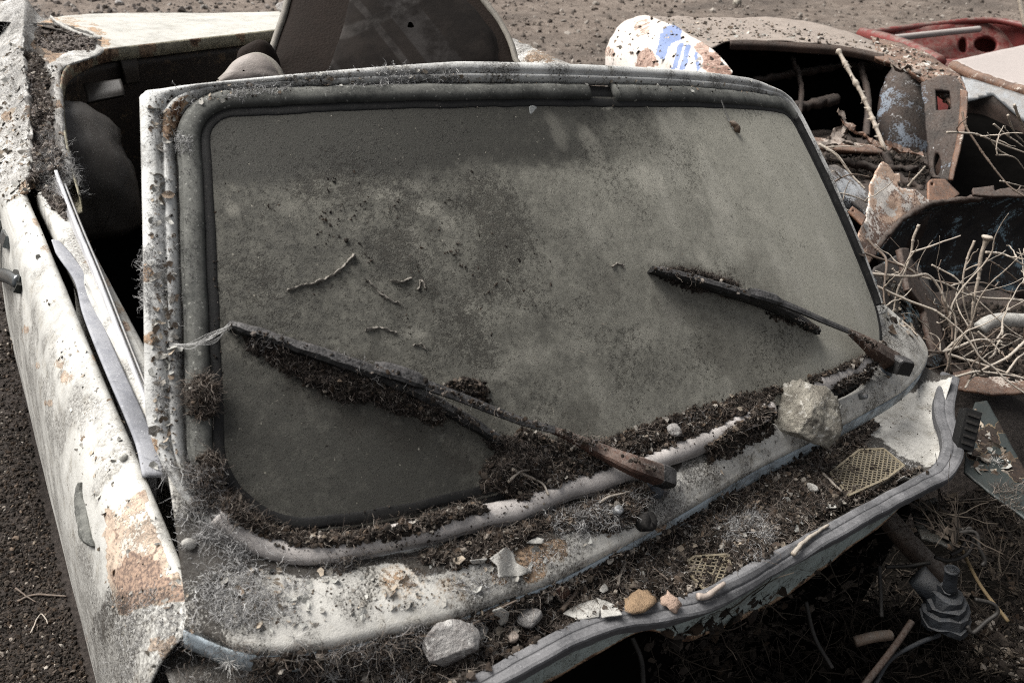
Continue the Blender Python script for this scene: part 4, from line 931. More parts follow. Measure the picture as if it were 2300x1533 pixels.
def skirt(name, row, mat, parent, n=40):
    """sheet metal from an edge straight down to the ground"""
    A = smoothline(np.array([Pd(*p) if len(p) == 3 and abs(p[0]) > 20 else p for p in row]), n); Wd = W(A); Wd[:, 2] = 0.0; Bt = WI(Wd); v = np.linspace(0, 1, 14)[:, None, None]; G = A[None] * (1 - v) + Bt[None] * v
    return panel(name, G, mat, parent, sol=.004, noise=.02)
def build_background():
    MAT['bluewhite'] = m_paint('white_and_blue_fender_paint', base=(.64, .58, .53), primer=(.44, .31, .25), rust=(.24, .14, .10), film=.25, grit=.5, wear=-.05, layer=('blue', (.10, .17, .36)))
    MAT['dustdeck'] = m_rust('dust_covered_rust', (.16, .12, .095), (.25, .20, .165), (.07, .05, .04), .75)
    MAT['rustblue'] = m_rust('rust_with_blue_remnants', (.016, .013, .012), (.045, .030, .024), (.012, .010, .008), .22, [((.17, .20, .24), 12, .62), ((.36, .36, .36), 20, .68)])  # base darkened for the shade inside the body
    MAT['rustpale'] = m_rust('rust_with_pale_remnants', (.075, .040, .027), (.18, .10, .065), (.02, .014, .012), .30, [((.50, .44, .38), 14, .60)])
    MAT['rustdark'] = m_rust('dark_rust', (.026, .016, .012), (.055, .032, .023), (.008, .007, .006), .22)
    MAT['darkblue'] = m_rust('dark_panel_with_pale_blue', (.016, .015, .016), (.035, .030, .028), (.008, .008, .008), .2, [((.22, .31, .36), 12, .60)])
    MAT['red'] = m_paint('dull_red_paint', base=(.13, .016, .013), primer=(.10, .03, .02), rust=(.05, .02, .014), dirt=(.02, .014, .012), film=.5, grit=.8, wear=-.02, rough=.8, up_dust=.4)
    MAT['redlight'] = m_paint('dusty_red_rim', base=(.17, .035, .030), primer=(.30, .22, .18), rust=(.12, .05, .035), film=.3, grit=.3, wear=-.02, up_dust=.8)
    MAT['pinkgrey'] = m_plain('dusty_pinkish_panel', (.34, .30, .28), .8, .2, 10, .001, .4, dustc=(.40, .36, .335))
    void = MAT['void']
    MAT['rustlight'] = m_rust('rust_with_white_patches', (.085, .045, .032), (.22, .12, .08), (.03, .02, .016), .45, [((.62, .42, .30), 11, .50), ((.74, .69, .63), 16, .53)])
    MAT['rustlight2'] = m_rust('grey_metal_with_pale_patches', (.05, .045, .045), (.10, .09, .085), (.02, .018, .016), .4, [((.42, .45, .48), 12, .52)])
    MAT['rustblack'] = m_rust('shaded_rust', (.018, .013, .011), (.04, .026, .02), (.008, .007, .006), .15)  # rust colour lowered to carry shade inside and beneath the wrecks
    # ------------------------------------------------ rusty body with white and blue fender
    r = empty('rusty_car_body', Pd(1800, 420, 2.6)); tag(r, 'gutted rusty car body with white fender splashed with blue paint', 'car')
    top = [(1385, 62, 3.25), (1410, 42, 3.2), (1445, 36, 3.1), (1500, 52, 2.92), (1560, 84, 2.74), (1610, 120, 2.6), (1646, 160, 2.5)]
    mid = [(1366, 95, 3.16), (1390, 88, 3.04), (1430, 88, 2.92), (1490, 104, 2.76), (1545, 130, 2.62), (1590, 156, 2.53), (1634, 182, 2.46)]
    low = [(1358, 142, 3.12), (1380, 148, 3.0), (1420, 154, 2.88), (1480, 164, 2.72), (1535, 180, 2.59), (1580, 196, 2.51), (1622, 210, 2.45)]
    bot = [(x + 6, y + 150, d + .02) for x, y, d in low]
    cs = lambda p: crop(p, .4348, 1300, 0)
    blue = [cs([(415, 190), (440, 140), (500, 128), (530, 150), (535, 205), (480, 225), (465, 260), (430, 310), (398, 280)]), cs([(450, 210), (482, 215), (442, 320), (415, 300)]),
            cs([(515, 225), (548, 225), (508, 365), (478, 365)]), cs([(552, 240), (578, 235), (560, 340), (540, 380), (515, 380)]), cs([(596, 270), (614, 270), (630, 360), (610, 380)])]
    fl = lambda V: np.max([region(V, b, 3, 20) for b in blue], 0)
    fr = lambda V: np.maximum(.7 * region(V, cs([(310, 265), (360, 245), (400, 280), (410, 350), (340, 350), (290, 345)]), 4, 20), blobs(V, [(1370, 120, 18, .55), (1440, 60, 20, .5), (1600, 140, 26, .8), (1625, 165, 20, .9), (1580, 110, 16, .6)], 3, 12, .8))
    loft('fender', [top, mid, low, bot], 60, 90, MAT['bluewhite'], r, fr, None, .004, True, {'blue': fl}, .02)
    back = [(1447, 34, 3.13), (1540, 40, 3.4), (1700, 40, 3.55), (1800, 48, 3.5), (1900, 72, 3.35), (1992, 102, 3.15)]
    front = [(1600, 108, 2.66), (1640, 90, 2.75), (1720, 92, 2.78), (1800, 97, 2.80), (1900, 105, 2.82), (1985, 122, 2.80)]
    m = [((a + c) / 2, (b + e) / 2 - 4, (f + g) / 2) for (a, b, f), (c, e, g) in zip(back, front)]
    loft('rear_deck', [back, m, front], 40, 90, MAT['dustdeck'], r, None, None, .004, True, noise=.02)
    fr2 = front[1:]; loft('deck_lip', [[(x, y + 1, d - .006) for x, y, d in fr2], [(x, y + 10, d - .01) for x, y, d in fr2], [(x, y + 22, d + .0) for x, y, d in fr2]], 10, 90, MAT['rustdark'], r, None, None, .004)
    out = [(1955, 82, 3.15), (2040, 102, 2.95), (2110, 142, 2.75), (2150, 170, 2.62), (2170, 200, 2.52)]
    inn = [(1965, 124, 2.80), (2030, 146, 2.72), (2085, 182, 2.60), (2115, 205, 2.53), (2135, 232, 2.47)]
    mi = [((a + c) / 2 + 4, (b + e) / 2 - 8, (f + g) / 2) for (a, b, f), (c, e, g) in zip(out, inn)]
    loft('rear_shoulder', [out, mi, inn, [(x - 2, y + 16, d + .01) for x, y, d in inn]], 30, 70, MAT['rustpale'], r, None, None, .004, True, noise=.035)
    jd = dplane((2075, 190, 2.55), (2165, 190, 2.45), (2110, 400, 2.40))
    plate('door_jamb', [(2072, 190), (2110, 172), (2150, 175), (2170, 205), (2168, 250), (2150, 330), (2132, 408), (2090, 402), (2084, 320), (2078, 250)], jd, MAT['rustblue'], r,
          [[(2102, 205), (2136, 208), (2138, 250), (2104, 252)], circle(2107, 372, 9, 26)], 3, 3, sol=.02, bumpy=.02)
    plate('jamb_flange', [(2158, 200), (2174, 205), (2170, 280), (2140, 405), (2130, 405), (2152, 300)], lambda x, y: jd(x, y) - .02, MAT['rustpale'], r, (), 3, 2, sol=.006)
    def hump(x, y): return 2.80 - .13 * np.sqrt(np.clip(1 - ((x - 2050) / 95.)**2 - ((y - 290) / 175.)**2, 0, 1))
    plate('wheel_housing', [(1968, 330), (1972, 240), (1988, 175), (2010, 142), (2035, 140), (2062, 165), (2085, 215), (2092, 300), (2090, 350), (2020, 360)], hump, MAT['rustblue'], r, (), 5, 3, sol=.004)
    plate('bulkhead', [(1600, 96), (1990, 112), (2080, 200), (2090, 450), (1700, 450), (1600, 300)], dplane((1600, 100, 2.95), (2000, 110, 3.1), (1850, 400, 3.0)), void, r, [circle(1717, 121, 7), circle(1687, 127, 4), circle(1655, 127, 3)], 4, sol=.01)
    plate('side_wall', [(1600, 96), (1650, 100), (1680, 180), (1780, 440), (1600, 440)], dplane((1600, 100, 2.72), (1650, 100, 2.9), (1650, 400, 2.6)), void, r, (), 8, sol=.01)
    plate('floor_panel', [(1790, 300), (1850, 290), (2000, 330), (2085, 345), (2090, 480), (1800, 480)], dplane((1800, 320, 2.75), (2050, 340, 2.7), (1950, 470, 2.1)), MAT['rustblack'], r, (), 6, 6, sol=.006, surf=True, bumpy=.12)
    loft('sill', [[(1800, 305, 2.5), (1900, 318, 2.5), (2000, 330, 2.5)], [(1800, 330, 2.46), (1900, 338, 2.46), (2000, 345, 2.46)], [(1800, 336, 2.5), (1900, 345, 2.5), (2000, 352, 2.5)]], 12, 50, MAT['rustpale'], r, None, None, .004, noise=.02)
    for pts, rr_ in (([(1660, 190, 2.85), (1760, 170, 2.95), (1880, 150, 3.0), (1985, 150, 2.95)], .014), ([(1700, 250, 2.7), (1790, 240, 2.8), (1880, 222, 2.85)], .018), ([(1780, 130, 2.9), (1800, 200, 2.85), (1790, 290, 2.7)], .010), ([(1930, 140, 2.9), (1950, 220, 2.8), (1945, 310, 2.6)], .012), ([(1850, 350, 2.4), (1930, 372, 2.35), (2060, 380, 2.35)], .012), ([(1990, 345, 2.45), (2010, 395, 2.35), (2070, 430, 2.3)], .014)):
        rod('rib', pts, rr_, MAT['rustblack'], r, 6, jit=.02)
    for k, pts in enumerate(([(1886, 248, 2.42), (1896, 282, 2.40), (1872, 312, 2.38), (1858, 330, 2.36)], [(1888, 270, 2.41), (1922, 296, 2.38), (1960, 318, 2.36), (1985, 332, 2.35)], [(1820, 330, 2.3), (1870, 318, 2.32), (1920, 328, 2.34)], [(1990, 330, 2.4), (2030, 338, 2.42), (2075, 348, 2.42)], [(2000, 140, 2.66), (2018, 158, 2.62), (2040, 150, 2.6), (2062, 172, 2.58)])):
        P = smoothline(np.array([Pd(*p) for p in pts]), 50); V, F = sweep(P, np.array([(-1, -.2), (-.4, .3), (.5, .1), (1, .35), (.9, .1), (-.5, -.1)]) * (.022, .022), (.2, -.3, 1), .25 + 1.2 * fbm(P, 22, 3, 5 + k)); V = V + (np.stack([fbm(V, 40, 3, j) for j in (1, 8, 15)], 1) - .5) * .03
        mob('torn_strip', V, F, MAT['rustpale'] if k % 2 else MAT['dustdeck'], r, False)
    skirt('body_side', bot, MAT['bluewhite'], r); skirt('body_side', [(1600, 420, 2.60), (1800, 480, 2.15), (1950, 480, 2.12), (2090, 480, 2.15)], MAT['rustblack'], r); skirt('body_side', [(2166, 210, 2.50), (2168, 250, 2.48), (2150, 330, 2.46), (2132, 405, 2.42)], MAT['rustdark'], r); skirt('body_side', back, MAT['rustdark'], r)
    # ------------------------------------------------ red body
    rr = empty('red_car_body', Pd(2230, 250, 3.6)); tag(rr, 'stripped red car body with open compartment behind the rusty one', 'car')
    bd = dplane((1940, 75, 4.1), (2230, 50, 4.3), (2230, 120, 4.2))
    plate('compartment_wall', [(1942, 76), (2225, 48), (2330, 62), (2330, 128), (2230, 128), (2150, 142), (2060, 118), (1990, 92)], bd, MAT['red'], rr,
          [circle(2161, 105, 11, 17), circle(2212, 103, 27, 18)], 4, 1, sol=.02, bumpy=.04)
    plate('compartment_floor', [(1960, 82), (2110, 138), (2200, 136), (2330, 122), (2330, 175), (2140, 170)], dplane((1960, 90, 3.9), (2200, 130, 4.0), (2140, 165, 3.2)), MAT['red'], rr, (), 6, sol=.02)
    rod('rim', [(1938, 76, 4.05), (2080, 58, 4.2), (2222, 46, 4.25), (2330, 64, 4.1)], .016, MAT['redlight'], rr)
    rod('rim', [(1936, 76, 4.05), (1990, 90, 3.75), (2050, 112, 3.5), (2110, 142, 3.3)], .030, MAT['redlight'], rr)
    rod('rib', [(2010, 86, 3.98), (2120, 74, 4.1), (2200, 66, 4.15)], .016, MAT['pinkgrey'], rr)
    plate('folded_lid', [(2138, 140), (2300, 104), (2340, 98), (2340, 200), (2290, 196), (2210, 172)], dplane((2140, 145, 3.25), (2300, 105, 3.5), (2300, 195, 2.95)), MAT['pinkgrey'], rr, (), 5, 1, sol=.012)
    rod('lid_edge', [(2140, 150, 3.2), (2200, 176, 3.05), (2260, 196, 2.95), (2330, 214, 2.85)], .022, MAT['rustpale'], rr, jit=.012)
    plate('side_panel', [(2160, 172), (2220, 190), (2330, 225), (2330, 300), (2230, 215), (2172, 230)], dplane((2160, 180, 3.0), (2330, 225, 2.85), (2200, 230, 2.95)), MAT['metal'], rr, (), 6, 2, sol=.01)
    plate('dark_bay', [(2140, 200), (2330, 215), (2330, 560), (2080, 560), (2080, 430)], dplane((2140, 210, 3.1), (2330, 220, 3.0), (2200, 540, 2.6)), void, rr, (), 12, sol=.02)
    skirt('body_side', [(1942, 78, 4.08), (2080, 60, 4.2), (2222, 48, 4.27), (2330, 66, 4.12)], MAT['red'], rr); skirt('body_side', [(1942, 80, 4.05), (1990, 92, 3.76), (2050, 114, 3.52), (2110, 144, 3.32), (2160, 180, 3.02)], MAT['red'], rr); skirt('body_side', [(2165, 225, 2.98), (2230, 215, 2.93), (2330, 300, 2.83)], MAT['rustblack'], rr)
    # ------------------------------------------------ torn fender with wheel arch
    t = empty('torn_fender', Pd(2100, 640, 2.0)); tag(t, 'torn rusty fender with a curved wheel arch standing behind the twigs', 'car part')
    c8 = lambda p: crop(p, .3588, 1750, 350)
    plate('fender_sheet', c8([(650, 40), (685, 60), (720, 120), (755, 110), (760, 160), (800, 205), (860, 215), (950, 290), (860, 345), (760, 425), (680, 520), (625, 600), (520, 722), (470, 700), (440, 640), (500, 480), (545, 400), (555, 260), (565, 180), (600, 100)]),
          dplane((1970, 380, 2.05), (1920, 580, 1.9), (2080, 455, 2.12)), MAT['rustlight'], t, [c8([(735, 170), (770, 165), (800, 200), (770, 210), (745, 195)])], 3, 4, sol=.004, bumpy=.06)
    rim = [(1968, 560, 1.96), (1995, 525, 1.98), (2035, 488, 2.02), (2090, 458, 2.06), (2160, 450, 2.1), (2230, 440, 2.14), (2320, 428, 2.2)]
    rod('arch_rim', rim, [.006, .009, .009, .008], MAT['rustdark'], t, jit=.01, n=70)
    loft('wheel_arch', [rim, [(x + 6, y + 25, d + .12) for x, y, d in rim], [(x + 14, y + 70, d + .22) for x, y, d in rim], [(x + 20, y + 130, d + .28) for x, y, d in rim], [(x + 20, y + 220, d + .3) for x, y, d in rim]], 50, 80, MAT['darkblue'], t, sol=.004, noise=.03)
    skirt('arch_side', [(x + 20, y + 218, d + .3) for x, y, d in rim], MAT['rustblack'], t); skirt('sheet_foot', [(1918, 560, 1.93), (1925, 590, 1.92), (1938, 606, 1.92)], MAT['rustdark'], t)
    plate('bracket', c8([(930, 170), (945, 150), (1035, 150), (1130, 245), (1060, 285), (930, 290)]), dplane((2085, 410, 2.2), (2160, 440, 2.25), (2090, 450, 2.15)), MAT['rust'], t, [circle(2092, 415, 3.5)], 2.5, 1, sol=.006)
    plate('bracket', c8([(455, 318), (545, 385), (520, 435), (430, 350)]), dplane((1910, 465, 1.95), (1945, 490, 1.95), (1935, 505, 1.92)), MAT['rust'], t, [circle(1915, 475, 2.5)], 2.5, .5, sol=.005)
    plate('torn_edge', c8([(1210, 205), (1340, 190), (1345, 225), (1440, 205), (1533, 240), (1533, 262), (1330, 258), (1215, 248)]), dplane((2190, 430, 2.05), (2300, 430, 2.1), (2190, 442, 2.03)), MAT['rustdark'], t, (), 3, 3, sol=.006)
    # ------------------------------------------------ scrap lying below the twigs
    o = plate('scrap_metal', [(1965, 600), (2010, 575), (2060, 590), (2110, 680), (2130, 790), (2100, 830), (2020, 800), (1975, 720), (1940, 640)], dplane((1990, 600, 1.85), (2100, 680, 1.95), (2050, 800, 1.72)), MAT['darkblue'], None, (), 4, 4, sol=.004, surf=True, bumpy=.08)
    tag(o, 'dark sheet metal piece with pale blue paint remnants under the twigs', 'scrap metal')
    o = plate('rusty_strut', [(2016, 560), (2035, 560), (2060, 630), (2100, 690), (2120, 790), (2095, 800), (2070, 700), (2035, 650)], dplane((2020, 560, 1.82), (2070, 650, 1.84), (2110, 790, 1.72)), MAT['rustdark'], None, (), 3, 2, sol=.012)
    tag(o, 'narrow rusty strut leaning across the dark sheet metal', 'scrap metal')
    o = plate('rusted_sheet', [(2090, 660), (2190, 640), (2340, 690), (2340, 850), (2150, 850), (2110, 800)], dplane((2100, 680, 2.05), (2300, 700, 2.1), (2200, 850, 1.85)), MAT['rustblack'], None, (), 8, 6, sol=.005, surf=True, bumpy=.10)
    tag(o, 'crumpled brown rusted sheet beneath the twigs', 'scrap metal')
    o = plate('hulk_shade_sheet', [(1880, 330), (2100, 480), (2340, 480), (2340, 760), (2060, 760), (1930, 640)], dplane((1900, 350, 2.6), (2300, 480, 2.75), (2100, 740, 2.4)), void, None, (), 12, sol=.02, surf=True)  # black sheet put in as the deep shade here
    tag(o, 'black sheet for the shade at the hulk side behind the torn fender', 'scrap metal')
    o = plate('scrap_strip', [(2140, 838), (2200, 826), (2340, 815), (2340, 880), (2230, 886), (2150, 875)], dplane((2150, 840, 1.72), (2330, 820, 1.78), (2200, 885, 1.64)), MAT['rustpale'], None, (), 4, 3, sol=.006, surf=True, bumpy=.04)
    tag(o, 'flaking pale sill strip with rust at the edge of the twigs', 'scrap metal')
    o = rod('pale_pipe', [(2200, 738, 1.80), (2225, 722, 1.80), (2260, 718, 1.81), (2340, 722, 1.83)], .0155, MAT['flake'], None, 12)
    tag(o, 'short pale grey pipe end pointing out of the twigs', 'pipe')
    o = loft('pale_tube_end', [[(1850, 380, 2.05), (1880, 370, 2.1), (1915, 400, 2.12), (1960, 440, 2.12)], [(1845, 405, 1.98), (1875, 410, 2.0), (1905, 440, 2.0), (1950, 480, 2.0)], [(1848, 430, 2.05), (1880, 450, 2.06), (1905, 480, 2.06), (1935, 505, 2.06)]], 24, 40, MAT['rustlight2'], None, sol=.006, noise=.03)
    tag(o, 'grey mottled rounded metal tube behind the windscreen side', 'scrap metal')

def build_shrub():
    c8 = lambda p: crop(p, .3588, 1750, 350); c3 = lambda p: crop(p, .4348, 1300, 0)
    s = empty('dry_shrub', Pd(2180, 900, 1.75)); tag(s, 'bare dry shrub with pale brown branches beside the wreck', 'shrub')
    B = [(c8([(550, 520), (600, 575), (650, 615), (668, 650), (668, 720), (655, 850), (662, 950)]), 1.66, 1.60, .0042), (c8([(880, 430), (845, 520), (822, 620), (780, 740), (735, 860), (715, 985)]), 1.62, 1.66, .0040),
         (c8([(828, 608), (980, 555), (1135, 500)]), 1.63, 1.60, .0030), (c8([(1220, 530), (1180, 620), (1155, 760), (1155, 900), (1190, 1050)]), 1.70, 1.74, .0036), (c8([(1310, 500), (1265, 620), (1250, 760), (1215, 940), (1205, 1060)]), 1.66, 1.72, .0062),
         (c8([(430, 575), (600, 635), (760, 690), (880, 745), (1000, 785), (1130, 800), (1280, 795), (1440, 850), (1533, 845), (1600, 850)]), 1.72, 1.80, .0034),
         (c8([(490, 725), (650, 745), (820, 755), (930, 745), (1000, 830), (1050, 930), (1100, 1000), (1105, 1130), (1090, 1215)]), 1.64, 1.66, .0044),
         (c8([(510, 770), (680, 850), (880, 930), (980, 970), (1100, 1060), (1180, 1140), (1260, 1260), (1350, 1330), (1420, 1400), (1533, 1480), (1600, 1510)]), 1.62, 1.56, .0036), (c8([(950, 680), (1100, 760), (1230, 890), (1400, 1050), (1533, 1140), (1600, 1170)]), 1.78, 1.76, .0028),
         (c8([(1290, 605), (1420, 620), (1533, 680), (1600, 700)]), 1.72, 1.76, .0038), (c8([(1300, 640), (1450, 740), (1533, 810), (1600, 850)]), 1.75, 1.8, .0026), (c8([(1620, 905), (1533, 905), (1300, 890), (1150, 860), (1040, 800), (860, 745)]), 1.76, 1.68, .0040),
         (c8([(1040, 1220), (1100, 1160), (1205, 1070)]), 1.64, 1.72, .0042), (c8([(1040, 1222), (1120, 1195), (1200, 1160), (1280, 1145), (1340, 1165), (1390, 1105)]), 1.64, 1.66, .0042), (c8([(1045, 1220), (980, 1235), (930, 1255)]), 1.64, 1.62, .0036),
         (c8([(1045, 1225), (1060, 1290), (1040, 1360)]), 1.64, 1.62, .0042), (c8([(1060, 1240), (1200, 1280), (1350, 1330), (1500, 1385), (1600, 1420)]), 1.64, 1.62, .0042), (c8([(1600, 1110), (1533, 1170), (1430, 1260), (1290, 1330), (1200, 1390), (1160, 1450)]), 1.66, 1.60, .0046),
         (c8([(1090, 1385), (1250, 1350), (1430, 1370), (1533, 1395), (1600, 1400)]), 1.60, 1.62, .0036), (c8([(1420, 1360), (1480, 1280), (1533, 1240), (1600, 1190)]), 1.62, 1.66, .0034), (c8([(910, 1215), (1000, 1225), (1040, 1222)]), 1.62, 1.64, .0040),
         (c8([(560, 865), (700, 985), (800, 1060), (870, 1130)]), 1.60, 1.56, .0034), (c8([(1240, 1100), (1340, 1180), (1420, 1270)]), 1.74, 1.7, .0028), (c8([(600, 720), (690, 745), (760, 720)]), 1.66, 1.66, .0022), (c8([(710, 705), (740, 735), (790, 750)]), 1.66, 1.66, .0026),
         (c3([(1980, 580), (2010, 680), (2090, 790), (2150, 870), (2230, 960), (2300, 1010), (2340, 1030)]), 1.85, 1.78, .0036), (c3([(1900, 685), (2050, 695), (2150, 730), (2300, 790), (2350, 820)]), 1.80, 1.84, .0034), (c3([(2140, 640), (2200, 690), (2300, 760)]), 1.84, 1.86, .0030),
         (c3([(2215, 595), (2250, 680), (2300, 740)]), 1.84, 1.9, .0030), (c3([(2250, 540), (2290, 640), (2330, 720)]), 1.84, 1.9, .0042), (c3([(2150, 740), (2180, 700), (2230, 690)]), 1.82, 1.84, .0022), (c3([(2160, 800), (2240, 810), (2300, 870)]), 1.80, 1.84, .0026),
         (c3([(2180, 930), (2240, 945), (2300, 960)]), 1.80, 1.84, .0026), (c3([(1700, 965), (1740, 915), (1790, 860)]), 1.95, 1.92, .0046), (c3([(1260, 1010), (1350, 1000), (1420, 1015), (1490, 1050)]), 1.85, 1.88, .0032), (c3([(1270, 975), (1350, 920), (1410, 900), (1500, 915)]), 1.86, 1.88, .0032),
         (c3([(1290, 1050), (1340, 1060), (1400, 1090)]), 1.84, 1.84, .0030), (c3([(1330, 1140), (1345, 1080), (1350, 1060)]), 1.82, 1.84, .0026), (c3([(1240, 745), (1330, 800), (1400, 890), (1480, 975)]), 2.0, 1.95, .0052)]
    for i, (pts, d0, d1, r) in enumerate(B):
        n = len(pts); P = np.array([Pd(x, y, d0 + (d1 - d0) * k / (n - 1)) for k, (x, y) in enumerate(pts)]); P = smoothline(P, 14 * n); P = P + (np.stack([fbm(P, 18, 3, 3 + k) for k in (0, 9, 18)], 1) - .5) * .006
        rad = r * .74 * np.linspace(1.05, .55, len(P)) * (.86 + .28 * fbm(P, 60, 2, i)); nodes = rng.random(len(P)) > .93; rad = rad * (1 + .45 * nodes)
        if i in (4,): rad[:8] *= np.linspace(1.9, 1, 8)
        V, F = tube(P, rad, 6); mob('branch', V, F, MAT['twig'] if i % 5 else MAT['twig_dark'], s)
    # fine side twigs
    for i in range(44):
        pts, d0, d1, r = B[rng.integers(0, len(B))]; k = rng.integers(0, len(pts) - 1); u = rng.random(); x = pts[k][0] * (1 - u) + pts[k + 1][0] * u; y = pts[k][1] * (1 - u) + pts[k + 1][1] * u; f = (k + u) / (len(pts) - 1)
        a0 = Pd(x, y, d0 + (d1 - d0) * f); dr = _n(np.array((rng.normal() * .8, rng.normal() * .5, abs(rng.normal()) * .9 + .1))); L = rng.uniform(.03, .11); P = [a0]
        for j in range(6): dr = _n(dr + rng.normal(size=3) * .28); P.append(P[-1] + dr * L / 6)
        P = smoothline(np.array(P), 22); V, F = tube(P, .0017 * np.linspace(1, .45, 22) * (1 + .5 * (rng.random(22) > .86)), 5); mob('twig', V, F, MAT['twig'] if i % 3 else MAT['twig_dark'], s)
    for i in range(34):                       # thin whips rising from the heap
        a0 = Pd(rng.uniform(2020, 2300), rng.uniform(720, 880), rng.uniform(1.6, 1.95)); dr = _n(np.array((rng.normal() * .9, rng.normal() * .5, abs(rng.normal()) * .7 + .15))); L = rng.uniform(.10, .34); P = [a0]
        for j in range(8): dr = _n(dr + rng.normal(size=3) * .20); P.append(P[-1] + dr * L / 8)
        P = smoothline(np.array(P), 34); V, F = tube(P, rng.uniform(.0012, .0026) * np.linspace(1, .3, 34) * (1 + .5 * (rng.random(34) > .88)), 5); mob('whip', V, F, MAT['twig'] if i % 2 else MAT['twig_dark'], s)
    V, F = tube(smoothline(np.array([Pd(2286, -20, 2.1), Pd(2292, 10, 2.1), Pd(2302, 60, 2.1)]), 14), .006, 6); tag(mob('branch', V, F, MAT['twig'], None), 'pale upright stick at the top corner beyond the red body', 'branch')
    c = empty('bramble_cane', Pd(1985, 330, 2.3)); tag(c, 'thin knobbly cane rising across the dark opening of the rusty body', 'branch')
    P = smoothline(np.array([Pd(*p) for p in [(1882, 112, 2.45), (1910, 165, 2.42), (1935, 210, 2.4), (1958, 262, 2.38), (1982, 322, 2.35), (1990, 340, 2.35)]]), 70)
    V, F = tube(P, .0060 * (.75 + .5 * fbm(P, 60, 2, 4)) * (1 + .5 * (rng.random(70) > .85)), 7); mob('stem', V, F, MAT['twig'], c)
    for k in range(6, 66, 6):
        a = P[k]; d = _n(rng.normal(size=3)); V, F = tube(np.array([a, a + d * .010, a + d * .016]), [.0035, .0028, .001], 5); mob('bud', V, F, MAT['twig'], c)

def polydist(q, poly):
    poly = np.array(poly, float); d = np.full(len(q), 1e9)
    for i in range(len(poly)):
        a, b = poly[i], poly[(i + 1) % len(poly)]; ab = b - a; t = np.clip(((q - a) @ ab) / (ab @ ab + 1e-9), 0, 1); d = np.minimum(d, np.linalg.norm(q - a - t[:, None] * ab, axis=1))
    return d
def bed(bvh, poly, h, step=7, soft=22, sc=30, seed=1, rag=12, holes=(), base=.001):
    """heap surface resting on whatever lies below an outline -> V, F (car frame)"""
    poly = np.array(poly, float); lo, hi = poly.min(0), poly.max(0)
    xs = np.arange(lo[0], hi[0] + step, step); ys = np.arange(lo[1], hi[1] + step, step); X, Y = np.meshgrid(xs, ys)
    q = np.stack([X.ravel(), Y.ravel()], 1); z = np.c_[q / 25., np.zeros(len(q))]; qq = q + np.stack([fbm(z, 1, 3, seed) - .5, fbm(z, 1, 3, seed + 5) - .5], 1) * 2 * rag
    ins = inpoly(qq, poly)
    for hh in holes: ins &= ~inpoly(qq, np.array(hh, float))
    dd = polydist(qq, poly)
    for hh in holes: dd = np.minimum(dd, polydist(qq, hh))
    V = np.zeros((len(q), 3)); ok = np.zeros(len(q), bool)
    for i in np.nonzero(ins)[0]:
        p, n = hit(bvh, *q[i])
        if p is None: continue
        n = n * .5 + np.array((0, 0, .5)); V[i] = p + n * (base + h * sstep(0, soft, dd[i]) * 1.0); ok[i] = True
    if ok.any(): V[ok] += np.array((0, 0, 1.)) * ((fbm(V[ok], sc, 4, seed) - .35) * h * 1.5)[:, None] * sstep(0, soft, dd[ok])[:, None]
    F = gridF(*X.shape); F = F[ok[F].all(1)]
    # drop faces that span a jump in distance
    e = np.linalg.norm(V[F[:, 0]] - V[F[:, 2]], axis=1) if len(F) else np.zeros(0); F = F[e < .05]
    used = np.unique(F); mp = np.zeros(len(V), int); mp[used] = np.arange(len(used)); return V[used], mp[F]
def on_mesh(V, F, n, spread=.0):
    """n random points on a quad mesh"""
    a, b, c, d = V[F[:, 0]], V[F[:, 1]], V[F[:, 2]], V[F[:, 3]]; ar = np.linalg.norm(np.cross(c - a, d - b), axis=1); i = rng.choice(len(F), n, p=ar / ar.sum()); u, v = rng.random((2, n, 1))
    P = a[i] * (1 - u) * (1 - v) + b[i] * u * (1 - v) + c[i] * u * v + d[i] * (1 - u) * v
    return P
class Heap:
    def __init__(s): s.V = []; s.F = []; s.C = []; s.o = 0
    def add(s, V, F, C):
        F = np.asarray(F); F = np.concatenate([F, F[:, 2:3]], 1) if F.shape[1] == 3 else F
        s.V.append(V); s.F.append(F + s.o); s.C.append(np.broadcast_to(C, (len(V), 3))); s.o += len(V)
    def done(s, name, label, cat, mat, parent=None):
        V = np.concatenate(s.V); F = np.concatenate(s.F); C = np.concatenate(s.C)
        Fl = [list(f[:3]) if f[2] == f[3] else list(f) for f in F.tolist()]
        o = mob(name, V, Fl, mat, parent, False, {'col': C}); tag(o, label, cat, kind='stuff'); return o
SOILC = [(.020, .016, .013), (.035, .027, .022), (.055, .043, .035), (.085, .068, .055), (.014, .011, .009), (.045, .030, .020)]
PALEC = [(.30, .26, .22), (.22, .18, .14), (.40, .36, .31), (.16, .12, .09)]
FIBC = [(.16, .13, .11), (.10, .075, .06), (.24, .20, .17), (.05, .04, .033), (.32, .28, .24)]
WHC = [(.62, .61, .60), (.48, .47, .46), (.75, .74, .72), (.36, .35, .345)]
GREYC = [(.26, .25, .245), (.18, .17, .168), (.36, .35, .34), (.12, .115, .11)]

